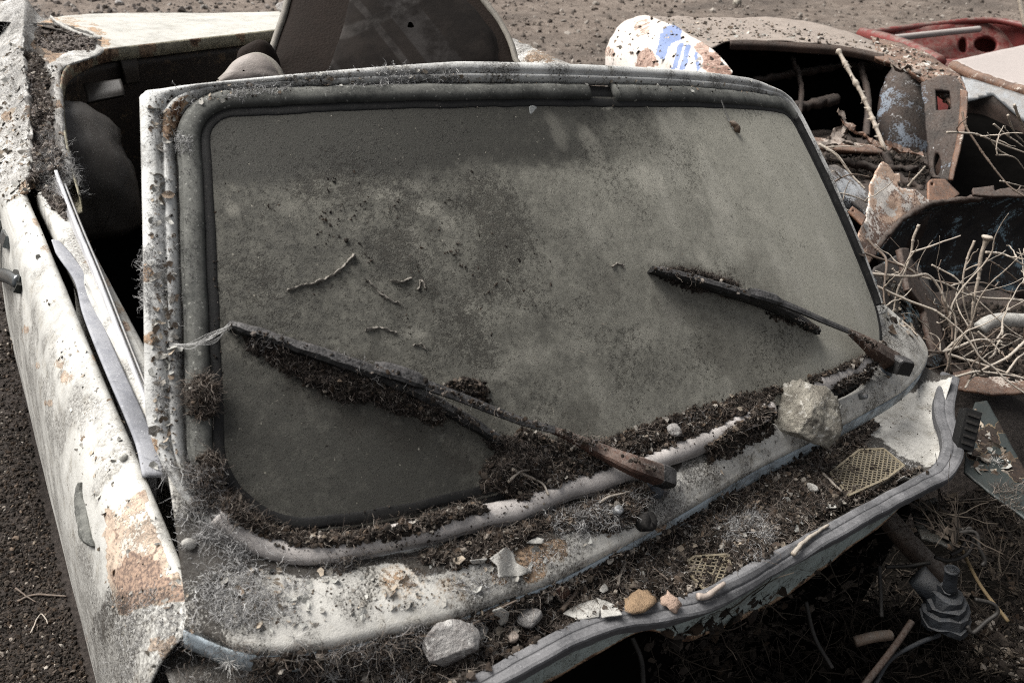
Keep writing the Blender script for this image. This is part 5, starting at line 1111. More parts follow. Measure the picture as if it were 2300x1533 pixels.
LEAFC = [(.10, .07, .05), (.15, .11, .08), (.06, .044, .034), (.26, .22, .175), (.035, .027, .022), (.38, .35, .31)]
def rnddir(n, up=.5):
    d = rng.normal(size=(n, 3)); d[:, 2] = np.abs(d[:, 2]) * up; return d
def heap_on(H, V, F, nch, nfib, smin=.0008, smax=.0035, flen=(.006, .022), frad=.00035, pale=.10, curl=.35, fup=.45, fcols=FIBC, jitter=.002, bedcol=(.022, .0175, .0145), cols=None):
    SURF.append((W(V), F)); H.add(V, F, np.array(bedcol) * (.7 + .6 * fbm(V, 90, 3, 2)[:, None]))
    if nch:
        P = on_mesh(V, F, nch) + rng.normal(size=(nch, 3)) * jitter * .5; s = smin + (smax - smin) * rng.random(nch)**3
        C = palette(nch, cols or SOILC, .35); m = rng.random(nch) < pale; C[m] = palette(m.sum(), PALEC, .3); H.add(*chunks(P, s, C))
    if nfib:
        P = on_mesh(V, F, nfib); L = flen[0] + (flen[1] - flen[0]) * rng.random(nfib)**2; P[:, 2] += .0005
        H.add(*fibers(P, rnddir(nfib, fup), L, frad * (.6 + .9 * rng.random(nfib)), curl, palette(nfib, fcols, .3)))

def chips(P, Nn, size, cols, tilt=.5):
    n = len(P); k = 7; a = np.linspace(0, 2 * np.pi, k, endpoint=False)[None] + rng.random((n, 1)) * 6; r = rng.uniform(.5, 1.2, (n, k))
    m = Nn + rng.normal(size=(n, 3)) * tilt; m /= np.linalg.norm(m, axis=1, keepdims=True); u = np.cross(m, rng.normal(size=(n, 3))); u /= np.linalg.norm(u, axis=1, keepdims=True); w_ = np.cross(m, u)
    x = np.cos(a) * r; y = np.sin(a) * r * rng.uniform(.4, 1, (n, 1)); z = (x * x) * rng.uniform(.0, .7, (n, 1))
    V = (u[:, None] * x[..., None] + w_[:, None] * y[..., None] + m[:, None] * z[..., None]) * size[:, None, None] + P[:, None]; V = np.concatenate([V, P[:, None]], 1)
    f = np.array([(j, (j + 1) % k, k) for j in range(k)]); return V.reshape(-1, 3) + np.repeat(Nn, k + 1, 0) * .0012, (f[None] + (np.arange(n) * (k + 1))[:, None, None]).reshape(-1, 3), np.repeat(cols, k + 1, 0)

def rock(name, px, py, size, label, mat, seed, cat='stone', flat=1., sub=3, ncut=22, sq=(1, 1, 1), sink=.15, bvh=None, group=None, rough=.035, cut=(.62, 1.)):
    r = np.random.default_rng(seed); V, F = ico(sub); N_ = r.normal(size=(ncut, 3)); N_ /= np.linalg.norm(N_, axis=1, keepdims=True); D = r.uniform(*cut, ncut)
    k = V @ N_.T; rad = np.min(np.where(k > .05, D / np.maximum(k, .05), 9), axis=1); rad = np.minimum(rad, 1.25)
    V = V * rad[:, None]; V = V * (1 + (fbm(V + seed, 2.2, 4, seed) - .5)[:, None] * rough * 6 + (fbm(V + seed, 9, 3, seed + 3) - .5)[:, None] * rough * 2.4) * np.array(sq)
    V = V * size / (V.max(0) - V.min(0)).max(); p, n = hit(bvh, px, py); V[:, 2] *= flat; V = V + p + np.array((0, 0, -V[:, 2].min() - (V[:, 2].max() - V[:, 2].min()) * sink))
    o = mob(name, V, F, mat, None, False); tag(o, label, cat, group); return o

def build_debris(car, B1, B2):
    bvh = bvh_all()
    mesh1 = [(1530, 1268), (1560, 1250), (1635, 1245), (1645, 1300), (1588, 1330)]; mesh2 = [(1865, 1062), (1930, 1010), (1985, 1008), (2030, 1045), (1990, 1075), (1905, 1113)]
    # ---- litter in the tray
    H = Heap()
    tray = [(560, 1470), (760, 1455), (900, 1418), (1020, 1392), (1260, 1302), (1510, 1175), (1710, 1062), (1850, 988), (1950, 940), (1985, 955), (1935, 1000), (2035, 1060), (2080, 1048), (2095, 1060), (2050, 1080), (1830, 1192), (1700, 1266), (1600, 1320), (1500, 1350), (1420, 1362), (1330, 1386), (1200, 1446), (1100, 1500), (1020, 1545), (560, 1545)]
    V, F = bed(bvh, tray, .012, 7, 30, 26, 3, 10, [circle(1588, 1288, 40, 30), circle(1950, 1058, 62, 38)])
    heap_on(H, V, F, 15000, 8000, .0005, .0044, (.006, .034), .0003, .12, .45, .5)
    H.add(*chips(on_mesh(V, F, 800) + (0, 0, .002), np.repeat(np.array([(0, 0, 1.)]), 800, 0), .0012 + .007 * rng.random(800)**3, palette(800, LEAFC, .35), .9))
    TB = (V, F)
    for pg, z in ((mesh1, -.0775), (mesh2, -.070)):      # crumbs on the vents
        q = np.array(pg).min(0) + rng.random((700, 2)) * np.ptp(np.array(pg), axis=0); q = q[inpoly(q, np.array(pg, float))]; P = np.array([Pz(x, y, z) for x, y in q]); k = fbm(P, 60, 3, 3) > .56; P = P[k]; n = len(P)
        H.add(*chunks(P, .0008 + .0022 * rng.random(n)**2, palette(n, SOILC, .3))); j = rng.choice(n, 60); H.add(*fibers(P[j], rnddir(60, .3), .006 + .015 * rng.random(60), .0003, .4, palette(60, FIBC, .3)))
    H.done('leaf_litter', 'dark crumbly leaf litter and root fibres filling the tray below the cowl', 'litter', MAT['crumb'])
    # ---- soil at the foot of the windscreen
    H = Heap()
    for poly, h, nc, nf in (([(1070, 1060), (1120, 990), (1175, 958), (1240, 985), (1300, 985), (1370, 980), (1440, 948), (1560, 912), (1640, 888), (1700, 876), (1770, 862), (1850, 835), (1930, 800), (1985, 768), (1990, 785), (1900, 835), (1820, 868), (1730, 900), (1640, 945), (1500, 1008), (1300, 1078), (1180, 1122), (1080, 1110)], .008, 11000, 1500),
                           ([(925, 1255), (1000, 1222), (1130, 1188), (1250, 1150), (1300, 1135), (1400, 1092), (1490, 1090), (1450, 1150), (1380, 1200), (1300, 1192), (1240, 1195), (1180, 1215), (1120, 1265), (1040, 1280), (960, 1278)], .007, 6000, 1200),
                           ([(1570, 1000), (1640, 958), (1700, 905), (1745, 915), (1735, 985), (1640, 1030), (1590, 1045)], .008, 3000, 700),
                           ([(1855, 872), (1900, 845), (1975, 803), (1990, 815), (1940, 862), (1880, 892)], .006, 900, 200),
                           ([(495, 1085), (560, 1146), (650, 1183), (760, 1196), (880, 1184), (1000, 1146), (1080, 1120), (1100, 1150), (980, 1192), (860, 1222), (740, 1234), (620, 1218), (525, 1172)], .005, 3600, 500),
                           (circle(452, 898, 34, 48), .014, 900, 700), ([(440, 1020), (478, 1015), (505, 1085), (560, 1150), (640, 1195), (640, 1215), (520, 1180), (450, 1110)], .009, 1500, 900)):
        V, F = bed(bvh, poly, h, 6, 22, 34, 7, 12); heap_on(H, V, F, nc * 2 // 3, nf * 2, .0004, .0032, (.004, .022), .00026, .10, .5, .6); kk = nc // 22; H.add(*chips(on_mesh(V, F, kk) + (0, 0, .0015), np.repeat(np.array([(0, 0, 1.)]), kk, 0), .001 + .005 * rng.random(kk)**3, palette(kk, LEAFC, .35), .7))
    H.done('windscreen_soil', 'dark soil drifted against the foot of the windscreen and seal', 'soil', MAT['crumb'])
    # ---- dirt clogging the wiper blades
    H = Heap()
    for poly, h, nc, nf in (([(545, 748), (640, 784), (760, 822), (850, 856), (960, 900), (1015, 938), (985, 962), (900, 938), (840, 918), (760, 904), (680, 868), (610, 826), (560, 792)], .015, 4500, 6500), ([(985, 868), (1040, 852), (1085, 862), (1105, 908), (1070, 915), (1020, 890)], .007, 1400, 60),
                           ([(1060, 960), (1150, 1000), (1235, 1050), (1190, 1085), (1100, 1100), (1095, 1060), (1115, 1030)], .018, 1200, 4200), ([(1466, 600), (1560, 614), (1665, 645), (1665, 672), (1580, 668), (1475, 634)], .013, 1100, 2200), ([(1700, 690), (1840, 745), (1820, 752), (1720, 715)], .006, 300, 150)):
        V, F = bed(bvh, poly, h, 6, 18, 40, 9, 9); heap_on(H, V, F, nc, nf, .0004, .0030, (.004, .018), .00026, .08, .75, .45, fcols=[(.05, .04, .034), (.09, .072, .062), (.025, .02, .017), (.16, .14, .125)], bedcol=(.014, .011, .0095))
    for path, o0, n in (([(1240, 962), (1290, 980), (1350, 1004), (1420, 1032), (1490, 1060)], .030, 420), ([(845, 826), (968, 866), (1110, 920), (1240, 962)], .031, 260), ([(515, 724), (680, 776), (850, 836), (1000, 908), (1140, 996)], .024, 330), ([(1910, 742), (1965, 776), (2015, 806)], .034, 260), ([(1466, 600), (1570, 626), (1690, 662), (1842, 740)], .025, 280)):
        pp = smoothline(np.array(path, float), n) + rng.normal(size=(n, 2)) * (3.5, 3.5); P = np.array([on_ray(bvh, x, y, o0 + rng.normal() * .002)[0] for x, y in pp]); k = fbm(P, 45, 3, 6) > .44; P = P[k]; m = len(P)
        H.add(*chunks(P, .0004 + .0024 * rng.random(m)**3, palette(m, SOILC + [(.12, .10, .085), (.22, .19, .165)], .3)))
        j = rng.choice(m, m // 2); H.add(*fibers(P[j], rng.normal(size=(m // 2, 3)) * .7 + np.array((0, -.3, -.5)), .004 + .014 * rng.random(m // 2), .00022, .6, palette(m // 2, GREYC + FIBC, .3)))
    H.done('wiper_dirt', 'clotted dirt and fibres hanging on the wiper blades', 'dirt', MAT['crumb'])
    # ---- crumbs on the glass
    H = Heap(); gp = [(480, 300), (620, 260), (1000, 235), (1700, 240), (1760, 300), (1960, 720), (1900, 790), (1500, 920), (1100, 1000), (900, 1180), (600, 1150), (480, 1000)]
    P, Nn, uv = scatter(bvh, gp, 15000)
    dens = .30 + .9 * sstep(.45, .62, fbm(P, 14, 4, 21)) * (inpoly(uv + rng.normal(size=uv.shape) * 70, np.array([(480, 400), (760, 330), (1100, 360), (1270, 500), (1260, 700), (1080, 860), (840, 800), (560, 700), (470, 640)])) * .9 + .25)
    k = rng.random(len(P)) < dens; P, Nn = P[k], Nn[k]; n = len(P); s = .0003 + .0014 * rng.random(n)**5; C = palette(n, SOILC + [(.09, .075, .06)], .3); m = rng.random(n) < .08; C[m] = palette(m.sum(), PALEC, .3)
    H.add(*chunks(P + Nn * s[:, None] * .4, s, C))
    k = rng.choice(n, 260); H.add(*fibers(P[k], rng.normal(size=(260, 3)) * .7 + Nn[k] * .25, .004 + .010 * rng.random(260)**2, .00022, .4, palette(260, PALEC + [(.5, .46, .38)], .3)))
    P2, N2, uv2 = scatter(bvh, [(500, 420), (760, 360), (1080, 370), (1280, 520), (1270, 700), (1150, 840), (900, 800), (620, 690)], 420); k = rng.random(len(P2)) < sstep(.42, .6, fbm(P2, 16, 3, 55)) + .15; P2, N2 = P2[k], N2[k]; s2 = .0007 + .0022 * rng.random(len(P2))**3; H.add(*chunks(P2 + N2 * s2[:, None] * .3, s2, palette(len(P2), SOILC, .3)))
    # little crust ridges
    P, Nn, uv = scatter(bvh, [(560, 420), (1000, 400), (1250, 560), (1200, 740), (950, 800), (650, 700)], 48)
    for p, m_ in zip(P, Nn):
        j = rng.integers(5, 34); d = rng.normal(size=3); d -= m_ * (d @ m_); d = _n(d); L = p + d * np.linspace(-.5, .5, j)[:, None] * rng.uniform(.004, .035) + rng.normal(size=(j, 3)) * rng.uniform(.0006, .003); ss = (.0004 + .0013 * rng.random(j)**2) * rng.uniform(.6, 1.3); H.add(*chunks(L + m_ * .0008, ss, palette(j, SOILC, .3)))
    H.done('glass_grit', 'fine grit and crumbs of dirt stuck over the windscreen glass', 'grit', MAT['crumb'])
    # ---- soil and moss on the near rear quarter and in the cabin edge
    H = Heap()
    for poly, h, nc, nf in (([(62, 420), (140, 408), (150, 395), (122, 300), (118, 190), (88, 122), (58, 122), (64, 200), (75, 320)], .016, 3000, 1500), ([(80, 60), (150, 60), (225, 95), (215, 118), (120, 120), (70, 100)], .006, 900, 200), ([(85, 430), (130, 418), (165, 470), (150, 500), (110, 470)], .010, 500, 500)):
        V, F = bed(bvh, poly, h, 5, 14, 30, 5, 8); heap_on(H, V, F, nc, nf, .0012, .006, (.01, .03), .0005, .12, bedcol=(.13, .11, .098), cols=[(.10, .082, .072), (.18, .155, .14), (.06, .05, .043), (.26, .23, .21)])
    H.done('channel_soil', 'soil and fibres filling the channel of the rear quarter panel', 'soil', MAT['crumb'])
    bvh = bvh_all()          # now with the heaps, so that later bits rest on them
    # ---- loose chips of paint and grit on the panels
    H = Heap(); PC = [(.52, .51, .47), (.44, .42, .38), (.36, .33, .29), (.50, .42, .33), (.26, .20, .15)]
    for poly, n, s0, s1 in (([(0, 90), (60, 110), (75, 330), (60, 430), (0, 470)], 420, .003, .014), ([(75, 100), (140, 140), (135, 300), (160, 400), (110, 400), (90, 250)], 260, .003, .012), ([(334, 215), (392, 235), (398, 1050), (345, 1050)], 420, .0015, .008), ([(335, 205), (900, 150), (1740, 185), (1750, 215), (900, 178), (350, 245)], 320, .0015, .006),
                            ([(30, 430), (60, 420), (330, 1060), (445, 1400), (350, 1500), (240, 1350), (120, 750)], 300, .0012, .006), ([(450, 1280), (900, 1280), (1200, 1220), (1500, 1120), (1900, 900), (2040, 800), (2060, 830), (1700, 1020), (1250, 1270), (870, 1390), (560, 1420)], 520, .0012, .007), ([(900, 1440), (1260, 1310), (1700, 1080), (1900, 990), (2060, 1060), (1700, 1260), (1300, 1390), (1050, 1500)], 420, .0015, .008)):
        P, Nn, uv = scatter(bvh, poly, n); k = rng.random(len(P)) < sstep(.35, .6, fbm(P, 22, 3, 77)) + .25; P, Nn = P[k], Nn[k]; n = len(P); H.add(*chips(P, Nn, s0 + (s1 - s0) * rng.random(n)**3, palette(n, PC, .25)))
    for poly, n in (([(30, 430), (60, 420), (330, 1060), (445, 1400), (350, 1500), (200, 1500), (60, 750)], 700), ([(450, 1280), (900, 1250), (1200, 1200), (1500, 1100), (1900, 880), (2040, 780), (2060, 830), (1700, 1020), (1250, 1270), (870, 1390), (560, 1420)], 2600), ([(334, 215), (392, 235), (398, 1050), (345, 1050)], 900), ([(335, 205), (900, 150), (1740, 185), (1750, 215), (900, 178), (350, 245)], 900), ([(500, 1140), (650, 1215), (900, 1205), (1300, 1080), (1640, 945), (1640, 965), (1300, 1105), (900, 1240), (640, 1245)], 700), ([(1950, 900), (2090, 860), (2110, 1000), (2040, 1050)], 500)):
        P, Nn, uv = scatter(bvh, poly, n); k = rng.random(len(P)) < sstep(.38, .58, fbm(P, 30, 3, 71)) + .12; P = P[k]; n = len(P); H.add(*chunks(P, .0003 + .0013 * rng.random(n)**3, palette(n, SOILC + [(.12, .10, .085), (.2, .17, .14)], .3)))
    for poly, n in (([(1450, 40), (1700, 45), (1980, 100), (1980, 125), (1620, 105)], 1500), ([(1360, 140), (1400, 45), (1500, 60), (1640, 160)], 260), ([(1960, 90), (2050, 110), (2160, 180), (2130, 230), (2000, 140)], 600), ([(2075, 190), (2165, 190), (2130, 405), (2090, 400)], 250), ([(1960, 380), (2080, 460), (1930, 590)], 400), ([(2150, 150), (2300, 110), (2300, 190)], 200), ([(1970, 600), (2100, 680), (2120, 790), (1990, 740)], 300), ([(2180, 900), (2300, 1080), (2180, 1060)], 250)):
        P, Nn, uv = scatter(bvh, poly, n); n = len(P); k = n // 3; H.add(*chunks(P[k:], .001 + .006 * rng.random(n - k)**3, palette(n - k, SOILC + PALEC, .3))); H.add(*chips(P[:k], Nn[:k], .003 + .012 * rng.random(k)**2, palette(k, LEAFC + PC, .3)))
    H.done('paint_chips', 'loose paint chips and grit strewn over the car panels', 'paint chips', MAT['crumb'])
    # ---- cottony fluff and cobweb
    H = Heap()
    FL = [([(700, 1470), (1020, 1400), (1260, 1310), (1510, 1185), (1710, 1075), (1850, 1000), (1830, 1180), (1500, 1340), (1200, 1430), (1000, 1530)], 3200, GREYC + FIBC + WHC[:1], .013), ([(900, 1290), (1250, 1200), (1500, 1090), (1700, 990), (1680, 1030), (1250, 1270), (900, 1380)], 1500, GREYC + WHC, .007), ([(1160, 1000), (1300, 1000), (1500, 940), (1640, 900), (1620, 950), (1300, 1080), (1150, 1100)], 900, GREYC + FIBC, .012), ([(395, 350), (440, 350), (450, 1000), (405, 1000)], 700, GREYC, .004), ([(400, 1040), (480, 1050), (500, 1130), (440, 1150)], 1200, GREYC + FIBC, .018), ([(1250, 1150), (1380, 1100), (1480, 1110), (1400, 1180), (1300, 1210)], 1200, GREYC + WHC, .014), ([(1000, 1290), (1200, 1240), (1250, 1260), (1050, 1350)], 500, WHC, .008), ([(335, 208), (560, 182), (900, 146), (1080, 158), (1040, 182), (850, 195), (620, 208), (430, 236), (348, 262)], 3200, WHC, .009), ([(335, 240), (372, 250), (388, 400), (392, 900), (352, 1000), (334, 700)], 1100, WHC + GREYC, .010), ([(380, 300), (430, 310), (425, 345), (380, 340)], 250, WHC, .010),
          ([(85, 368), (160, 350), (205, 395), (190, 440), (120, 436), (78, 420)], 2200, WHC, .024), ([(240, 1345), (400, 1305), (455, 1395), (340, 1525), (235, 1510)], 1700, WHC + GREYC, .009), ([(390, 1150), (560, 1250), (740, 1290), (660, 1370), (520, 1410), (430, 1340)], 1700, WHC, .016),
          ([(350, 1050), (420, 1020), (480, 1130), (600, 1220), (560, 1260), (430, 1200)], 1300, GREYC + WHC, .020), ([(1600, 1185), (1690, 1150), (1750, 1200), (1700, 1262), (1625, 1255)], 3000, WHC + GREYC, .016), ([(1985, 1012), (2035, 1008), (2062, 1050), (2010, 1068)], 400, WHC, .014),
          ([(10, 30), (95, 2), (125, 40), (70, 80), (0, 95)], 1600, WHC, .03), ([(0, 110), (55, 110), (62, 240), (0, 260)], 1600, WHC, .02), ([(80, 300), (140, 300), (170, 400), (95, 400)], 1500, WHC + GREYC, .022), ([(1210, 1140), (1340, 1130), (1370, 1190), (1260, 1210)], 900, GREYC + WHC, .014),
          ([(380, 1440), (640, 1452), (900, 1420), (960, 1470), (1010, 1540), (330, 1540)], 3200, GREYC + FIBC, .022), ([(1190, 860), (1230, 900), (1180, 960)], 0, WHC, .01), ([(560, 740), (700, 770), (860, 830), (840, 850), (680, 800), (570, 770)], 500, GREYC, .016), ([(1620, 640), (1680, 650), (1670, 670), (1610, 655)], 120, WHC, .010),
          ([(1560, 1040), (1500, 1180), (1440, 1180), (1500, 1090)], 400, GREYC, .014), ([(560, 1240), (720, 1250), (900, 1235), (940, 1270), (700, 1290)], 900, GREYC + FIBC, .015), ([(940, 1440), (900, 1400), (1060, 1380), (1080, 1420)], 300, GREYC, .015),
          ([(415, 1030), (470, 1060), (470, 1130), (420, 1110)], 500, GREYC, .016), ([(318, 560), (335, 560), (338, 700), (318, 680)], 300, WHC, .012), ([(560, 1230), (640, 1240), (700, 1400), (560, 1420), (480, 1380)], 800, WHC, .008)]
    for poly, n, cols, ln in FL:
        if not n: continue
        P, Nn, uv = scatter(bvh, poly, n)
        cl = fbm(P, 34, 3, 31); k = rng.random(len(P)) < sstep(.42, .56, cl) + .06; P, Nn = P[k], Nn[k]; n = len(P)
        if n < 5: continue
        P = P + Nn * (rng.random((n, 1)) * ln * .25); H.add(*fibers(P, rng.normal(size=(n, 3)) * .8 + Nn * .5, ln * (.4 + 1.1 * rng.random(n)), .00016 + .00016 * rng.random(n), .75, palette(n, cols, .25), 6))
    # seed tufts
    for (x, y, R_) in ((2236, 1040, .020), (662, 1432, .016), (520, 1478, .016), (645, 148, .014), (745, 1520, .016)):
        p, nn = hit(bvh, x, y)
        if p is None: continue
        H.add(*fibers(np.repeat(p[None] + nn * .004, 40, 0), rng.normal(size=(40, 3)) + nn * .4, R_ * (.5 + .6 * rng.random(40)), .00022, .12, palette(40, [(.8, .78, .74)], .1)))
    H.done('cottony_fluff', 'pale cottony fluff and cobweb clinging to frame, door and cowl', 'fluff', MAT['fluff'])
    # ---- cobweb strands
    def strand(name, pts, off, label, n=26, spread=.004, col=(.6, .59, .57), rad=.00028):
        A = np.array([on_ray(bvh, x, y, o)[0] for (x, y), o in zip(pts, off)]); H2 = Heap()
        for i in range(n):
            Q = smoothline(A + rng.normal(size=A.shape) * spread * np.array([[.5]] + [[1]] * (len(A) - 2) + [[.5]]), 18); V, F = sweep(Q, circ(3, rad), (0.3, .2, 1), caps=False); H2.add(V, F, np.array(col) * rng.uniform(.7, 1.2))
        o = H2.done(name, label, 'cobweb', MAT['fluff']); return o
    strand('cobweb', [(392, 775), (425, 774), (470, 760), (515, 732)], [.016, .014, .014, .022], 'white cobweb strand stretched from the near seal to the wiper tip', 14, .0022, rad=.0002)
    strand('cobweb', [(190, 640), (215, 560), (240, 500), (262, 440), (300, 380)], [.01, .05, .10, .14, .2], 'thin cobweb thread hanging in the dark cabin beside the door', 3, .001, (.35, .34, .33))
    strand('cobweb', [(1620, 225), (1635, 262), (1648, 290)], [.01, .006, .004], 'short web thread holding the small cocoon on the glass', 8, .0012)

    # ---- litter among the scrap and in the rusty body
    H = Heap()
    for poly, h, nc, nf in (([(2050, 710), (2120, 680), (2340, 690), (2340, 860), (2170, 850), (2110, 800)], .02, 2600, 500), ([(1835, 310), (1900, 312), (2000, 335), (2080, 350), (2080, 430), (1950, 420), (1880, 400)], .02, 1500, 500)):
        V, F = bed(bvh, poly, h, 8, 26, 14, 5, 14)
        if len(F): heap_on(H, V, F, nc, nf, .0015, .008, (.015, .05), .0006, .05, .3, .5, bedcol=(.014, .011, .009), cols=[(.014, .011, .009), (.025, .019, .015), (.04, .03, .024), (.07, .055, .045)], fcols=[(.06, .045, .035), (.03, .024, .02), (.12, .095, .075)])
    H.done('scrap_litter', 'brown leaf litter and stalks among the scrap metal under the shrub', 'litter', MAT['crumb'])
    # ---- single things lying about
    R = lambda *a, **k: rock(*a, bvh=bvh, **k)
    R('stone', 1790, 972, .100, 'large pale limestone lump sitting on the cowl beside the far wiper', MAT['stone'], 43, sub=4, ncut=11, sq=(1.12, 1.0, 1.05), cut=(.48, .9), sink=.05, rough=.05)
    tb = BVHTree.FromPolygons([tuple(v) for v in W(TB[0])], [tuple(f) for f in TB[1].tolist()])
    def rt(name, px, py, size, label, mat, seed, sub=2, **k): return rock(name, px, py, size, label, mat, seed, bvh=tb if hit(tb, px, py)[0] is not None else bvh, sub=sub, **k)
    rt('stone', 990, 1478, .062, 'angular grey flint in the tray at the front corner of the wreck', MAT['stone_b'], 5, sub=4, ncut=11, sq=(1.2, .9, .8), sink=.05, cut=(.5, .9))
    rt('stone', 1188, 1392, .030, 'grey rounded pebble in the tray next to a white paint chip', MAT['stone_b'], 21, flat=.7)
    rt('stone', 1822, 1100, .020, 'small pale stone in the litter between the two mesh vents', MAT['flake'], 22, sq=(.7, 1.2, .8))
    rt('stone', 1150, 1438, .014, 'small pinkish pebble near the front seal', MAT['leather'], 23)
    rt('stone', 1080, 1420, .018, 'tiny chalky pebble beside the grey flint', MAT['flake'], 24, flat=.6)
    R('stone', 1512, 968, .022, 'whitish pebble on the soil above the bottom seal', MAT['stone_b'], 25, sub=2, flat=.7)
    R('stone', 1655, 12, .085, 'pale round stone lying alone on the far dirt ground', MAT['stone'], 26, sub=2, sq=(1, 1, .8))
    R('stone', 270, 12, .07, 'flat pale stone on the ground behind the rear deck', MAT['stone_b'], 27, sub=2, flat=.6)
    R('stone', 640, 28, .10, 'mossy grey block on the rear deck beside the seat', MAT['stone_b'], 28, sub=2, flat=.6)
    R('stone', 424, 1228, .014, 'white crumb of plaster in the fluff at the pillar foot', MAT['flake'], 29, sub=2)
    # flakes of paint
    def flake(poly, label, lift=.005, mat='flake', curl=.006, seed=1, b=None):
        b = b or (tb if hit(tb, *np.mean(poly, 0))[0] is not None else bvh); c = np.mean(poly, 0); pts = []
        for x, y in (poly[0], poly[len(poly) // 3], poly[2 * len(poly) // 3]):
            p, n = hit(b, x, y); p = hit(bvh, x, y)[0] if p is None else p; pts.append((x, y, ((p - CAM) @ AX)[2] - lift))
        df = dplane(*pts); sz = np.ptp(np.array(poly), axis=0).max()
        g = lambda x, y: df(x, y) - curl * (((x - c[0]) / sz)**2 - ((y - c[1]) / sz) * .6 + .3 * np.sin(x * .12 + seed))
        o = plate('paint_flake', poly, g, MAT[mat], None, (), 3, 2, sol=.0012, seed=seed); tag(o, label, 'paint flake'); return o
    flake([(1265, 1378), (1290, 1358), (1335, 1346), (1350, 1360), (1346, 1384), (1300, 1390)], 'broad white paint flake beside the foam lump', seed=1)
    flake([(1340, 1342), (1362, 1350), (1385, 1362), (1398, 1380), (1350, 1386), (1348, 1362)], 'creased white paint flake tucked against its broad neighbour', seed=2, lift=.008)
    flake([(1345, 1322), (1360, 1305), (1366, 1325), (1350, 1334)], 'small upright white flake above the broad flake', seed=3)
    flake([(1106, 1372), (1125, 1364), (1145, 1375), (1140, 1395), (1125, 1405), (1116, 1388)], 'jagged white paint chip left of the grey pebble', seed=4)
    flake([(1100, 1252), (1135, 1228), (1150, 1232), (1160, 1262), (1195, 1282), (1170, 1292), (1120, 1296), (1118, 1270)], 'large grey peeling flake on the cowl near the edge', seed=5, b=bvh, curl=.010)
    flake([(1180, 1218), (1205, 1206), (1222, 1210), (1218, 1220), (1195, 1222)], 'thin curled white flake on the cowl soil', seed=6, b=bvh)
    flake([(1055, 1258), (1095, 1254), (1088, 1264), (1060, 1266)], 'white sliver of paint lying on the cowl soil', seed=7, b=bvh)
    flake([(1065, 1418), (1085, 1405), (1097, 1412), (1090, 1432), (1080, 1436)], 'pale paint chip right of the flint', seed=8)
    flake([(1250, 1322), (1275, 1312), (1282, 1340), (1262, 1352)], 'ochre rusty flake standing in the tray litter', mat='arm_rust', seed=9)
    flake([(1985, 1090), (2010, 1082), (2030, 1068), (2045, 1075), (2015, 1095)], 'white flake lying by the larger mesh vent', seed=10)
    # foam
    MAT['foam'] = m_plain('tan_foam', (.36, .245, .15), .95, .35, 60, .004)
    MAT['foam2'] = m_plain('pinkish_foam', (.50, .36, .28), .95, .3, 80, .004)
    o = rt('foam_lump', 1430, 1358, .050, 'tan rounded foam lump lying against the bonnet seal', MAT['foam'], 31, flat=.55, cat='foam', sq=(1.3, .8, .8), ncut=10, rough=.11); o2 = rt('foam_lump', 1502, 1358, .026, 'small pinkish crumbly lump beside the tan foam', MAT['foam2'], 32, flat=.7, cat='foam', rough=.16)
    # twigs and sticks
    def stick(pts, r, label, mat='twig', lift=.004, b=None, name='twig', n=24):
        A = []
        for x, y in pts:
            bb = tb if (b is None and hit(tb, x, y)[0] is not None) else bvh; A.append(on_ray(bb, x, y, lift)[0])
        P = smoothline(np.array(A), n); P = P + (np.stack([fbm(P, 90, 2, k) for k in (1, 4, 7)], 1) - .5) * .003; V, F = tube(P, r * np.linspace(1, .6, n) * (.8 + .4 * fbm(P, 120, 2, 3)), 6); o = mob(name, V, F, MAT[mat], None); tag(o, label, 'twig'); return o
    stick([(1382, 1333), (1392, 1295), (1404, 1262), (1412, 1245)], .0026, 'short brown twig standing across the tray left of the small vent')
    stick([(1781, 1242), (1815, 1208), (1861, 1178)], .0034, 'stout brown twig beside the bonnet seal')
    stick([(1346, 1130), (1375, 1112), (1416, 1104)], .0018, 'thin twig under the near wiper arm', b=1)
    stick([(1976, 1083), (2000, 1068), (2032, 1050)], .0042, 'pale stub of wood across the larger vent', lift=.008)
    stick([(1847, 1064), (1878, 1092), (1909, 1117)], .0024, 'flat straw along the edge of the larger vent')
    stick([(1262, 1370), (1290, 1335), (1310, 1310)], .0028, 'dark splinter leaning in the tray litter', 'twig_dark')
    stick([(1060, 1400), (1110, 1375), (1160, 1345)], .0016, 'thin dark stalk below the cowl edge', 'twig_dark')
    stick([(1500, 1300), (1470, 1275), (1462, 1262)], .0014, 'thin bent stalk near the small vent', 'twig_dark')
    stick([(1150, 1052), (1175, 1062), (1215, 1085), (1232, 1110)], .0022, 'curved root below the near wiper blade', b=1)
    stick([(1140, 1080), (1170, 1056), (1205, 1052)], .0018, 'looping rootlet at the end of the near wiper blade', b=1)
    stick([(1568, 1338), (1590, 1336), (1628, 1308)], .0048, 'orange-brown stick at the lower edge of the small vent', 'leather', .006)
    stick([(0, 810), (20, 795), (30, 770), (12, 740)], .004, 'pale curled root on the ground by the car door', lift=.006, b=1)
    stick([(0, 775), (18, 772), (30, 772)], .003, 'short pale rootlet on the ground by the curled root', lift=.006, b=1)
    stick([(40, 1350), (80, 1335), (150, 1338)], .003, 'straight thin stick on the dark soil beside the door', 'twig_dark', .005, b=1)
    stick([(35, 1320), (70, 1345), (80, 1350)], .002, 'thin stalk crossing the straight stick on the soil', 'twig_dark', .008, b=1)
    stick([(70, 1420), (85, 1385), (95, 1378), (108, 1400)], .0018, 'bent grass stalk on the soil near the car', 'twig', .006, b=1)
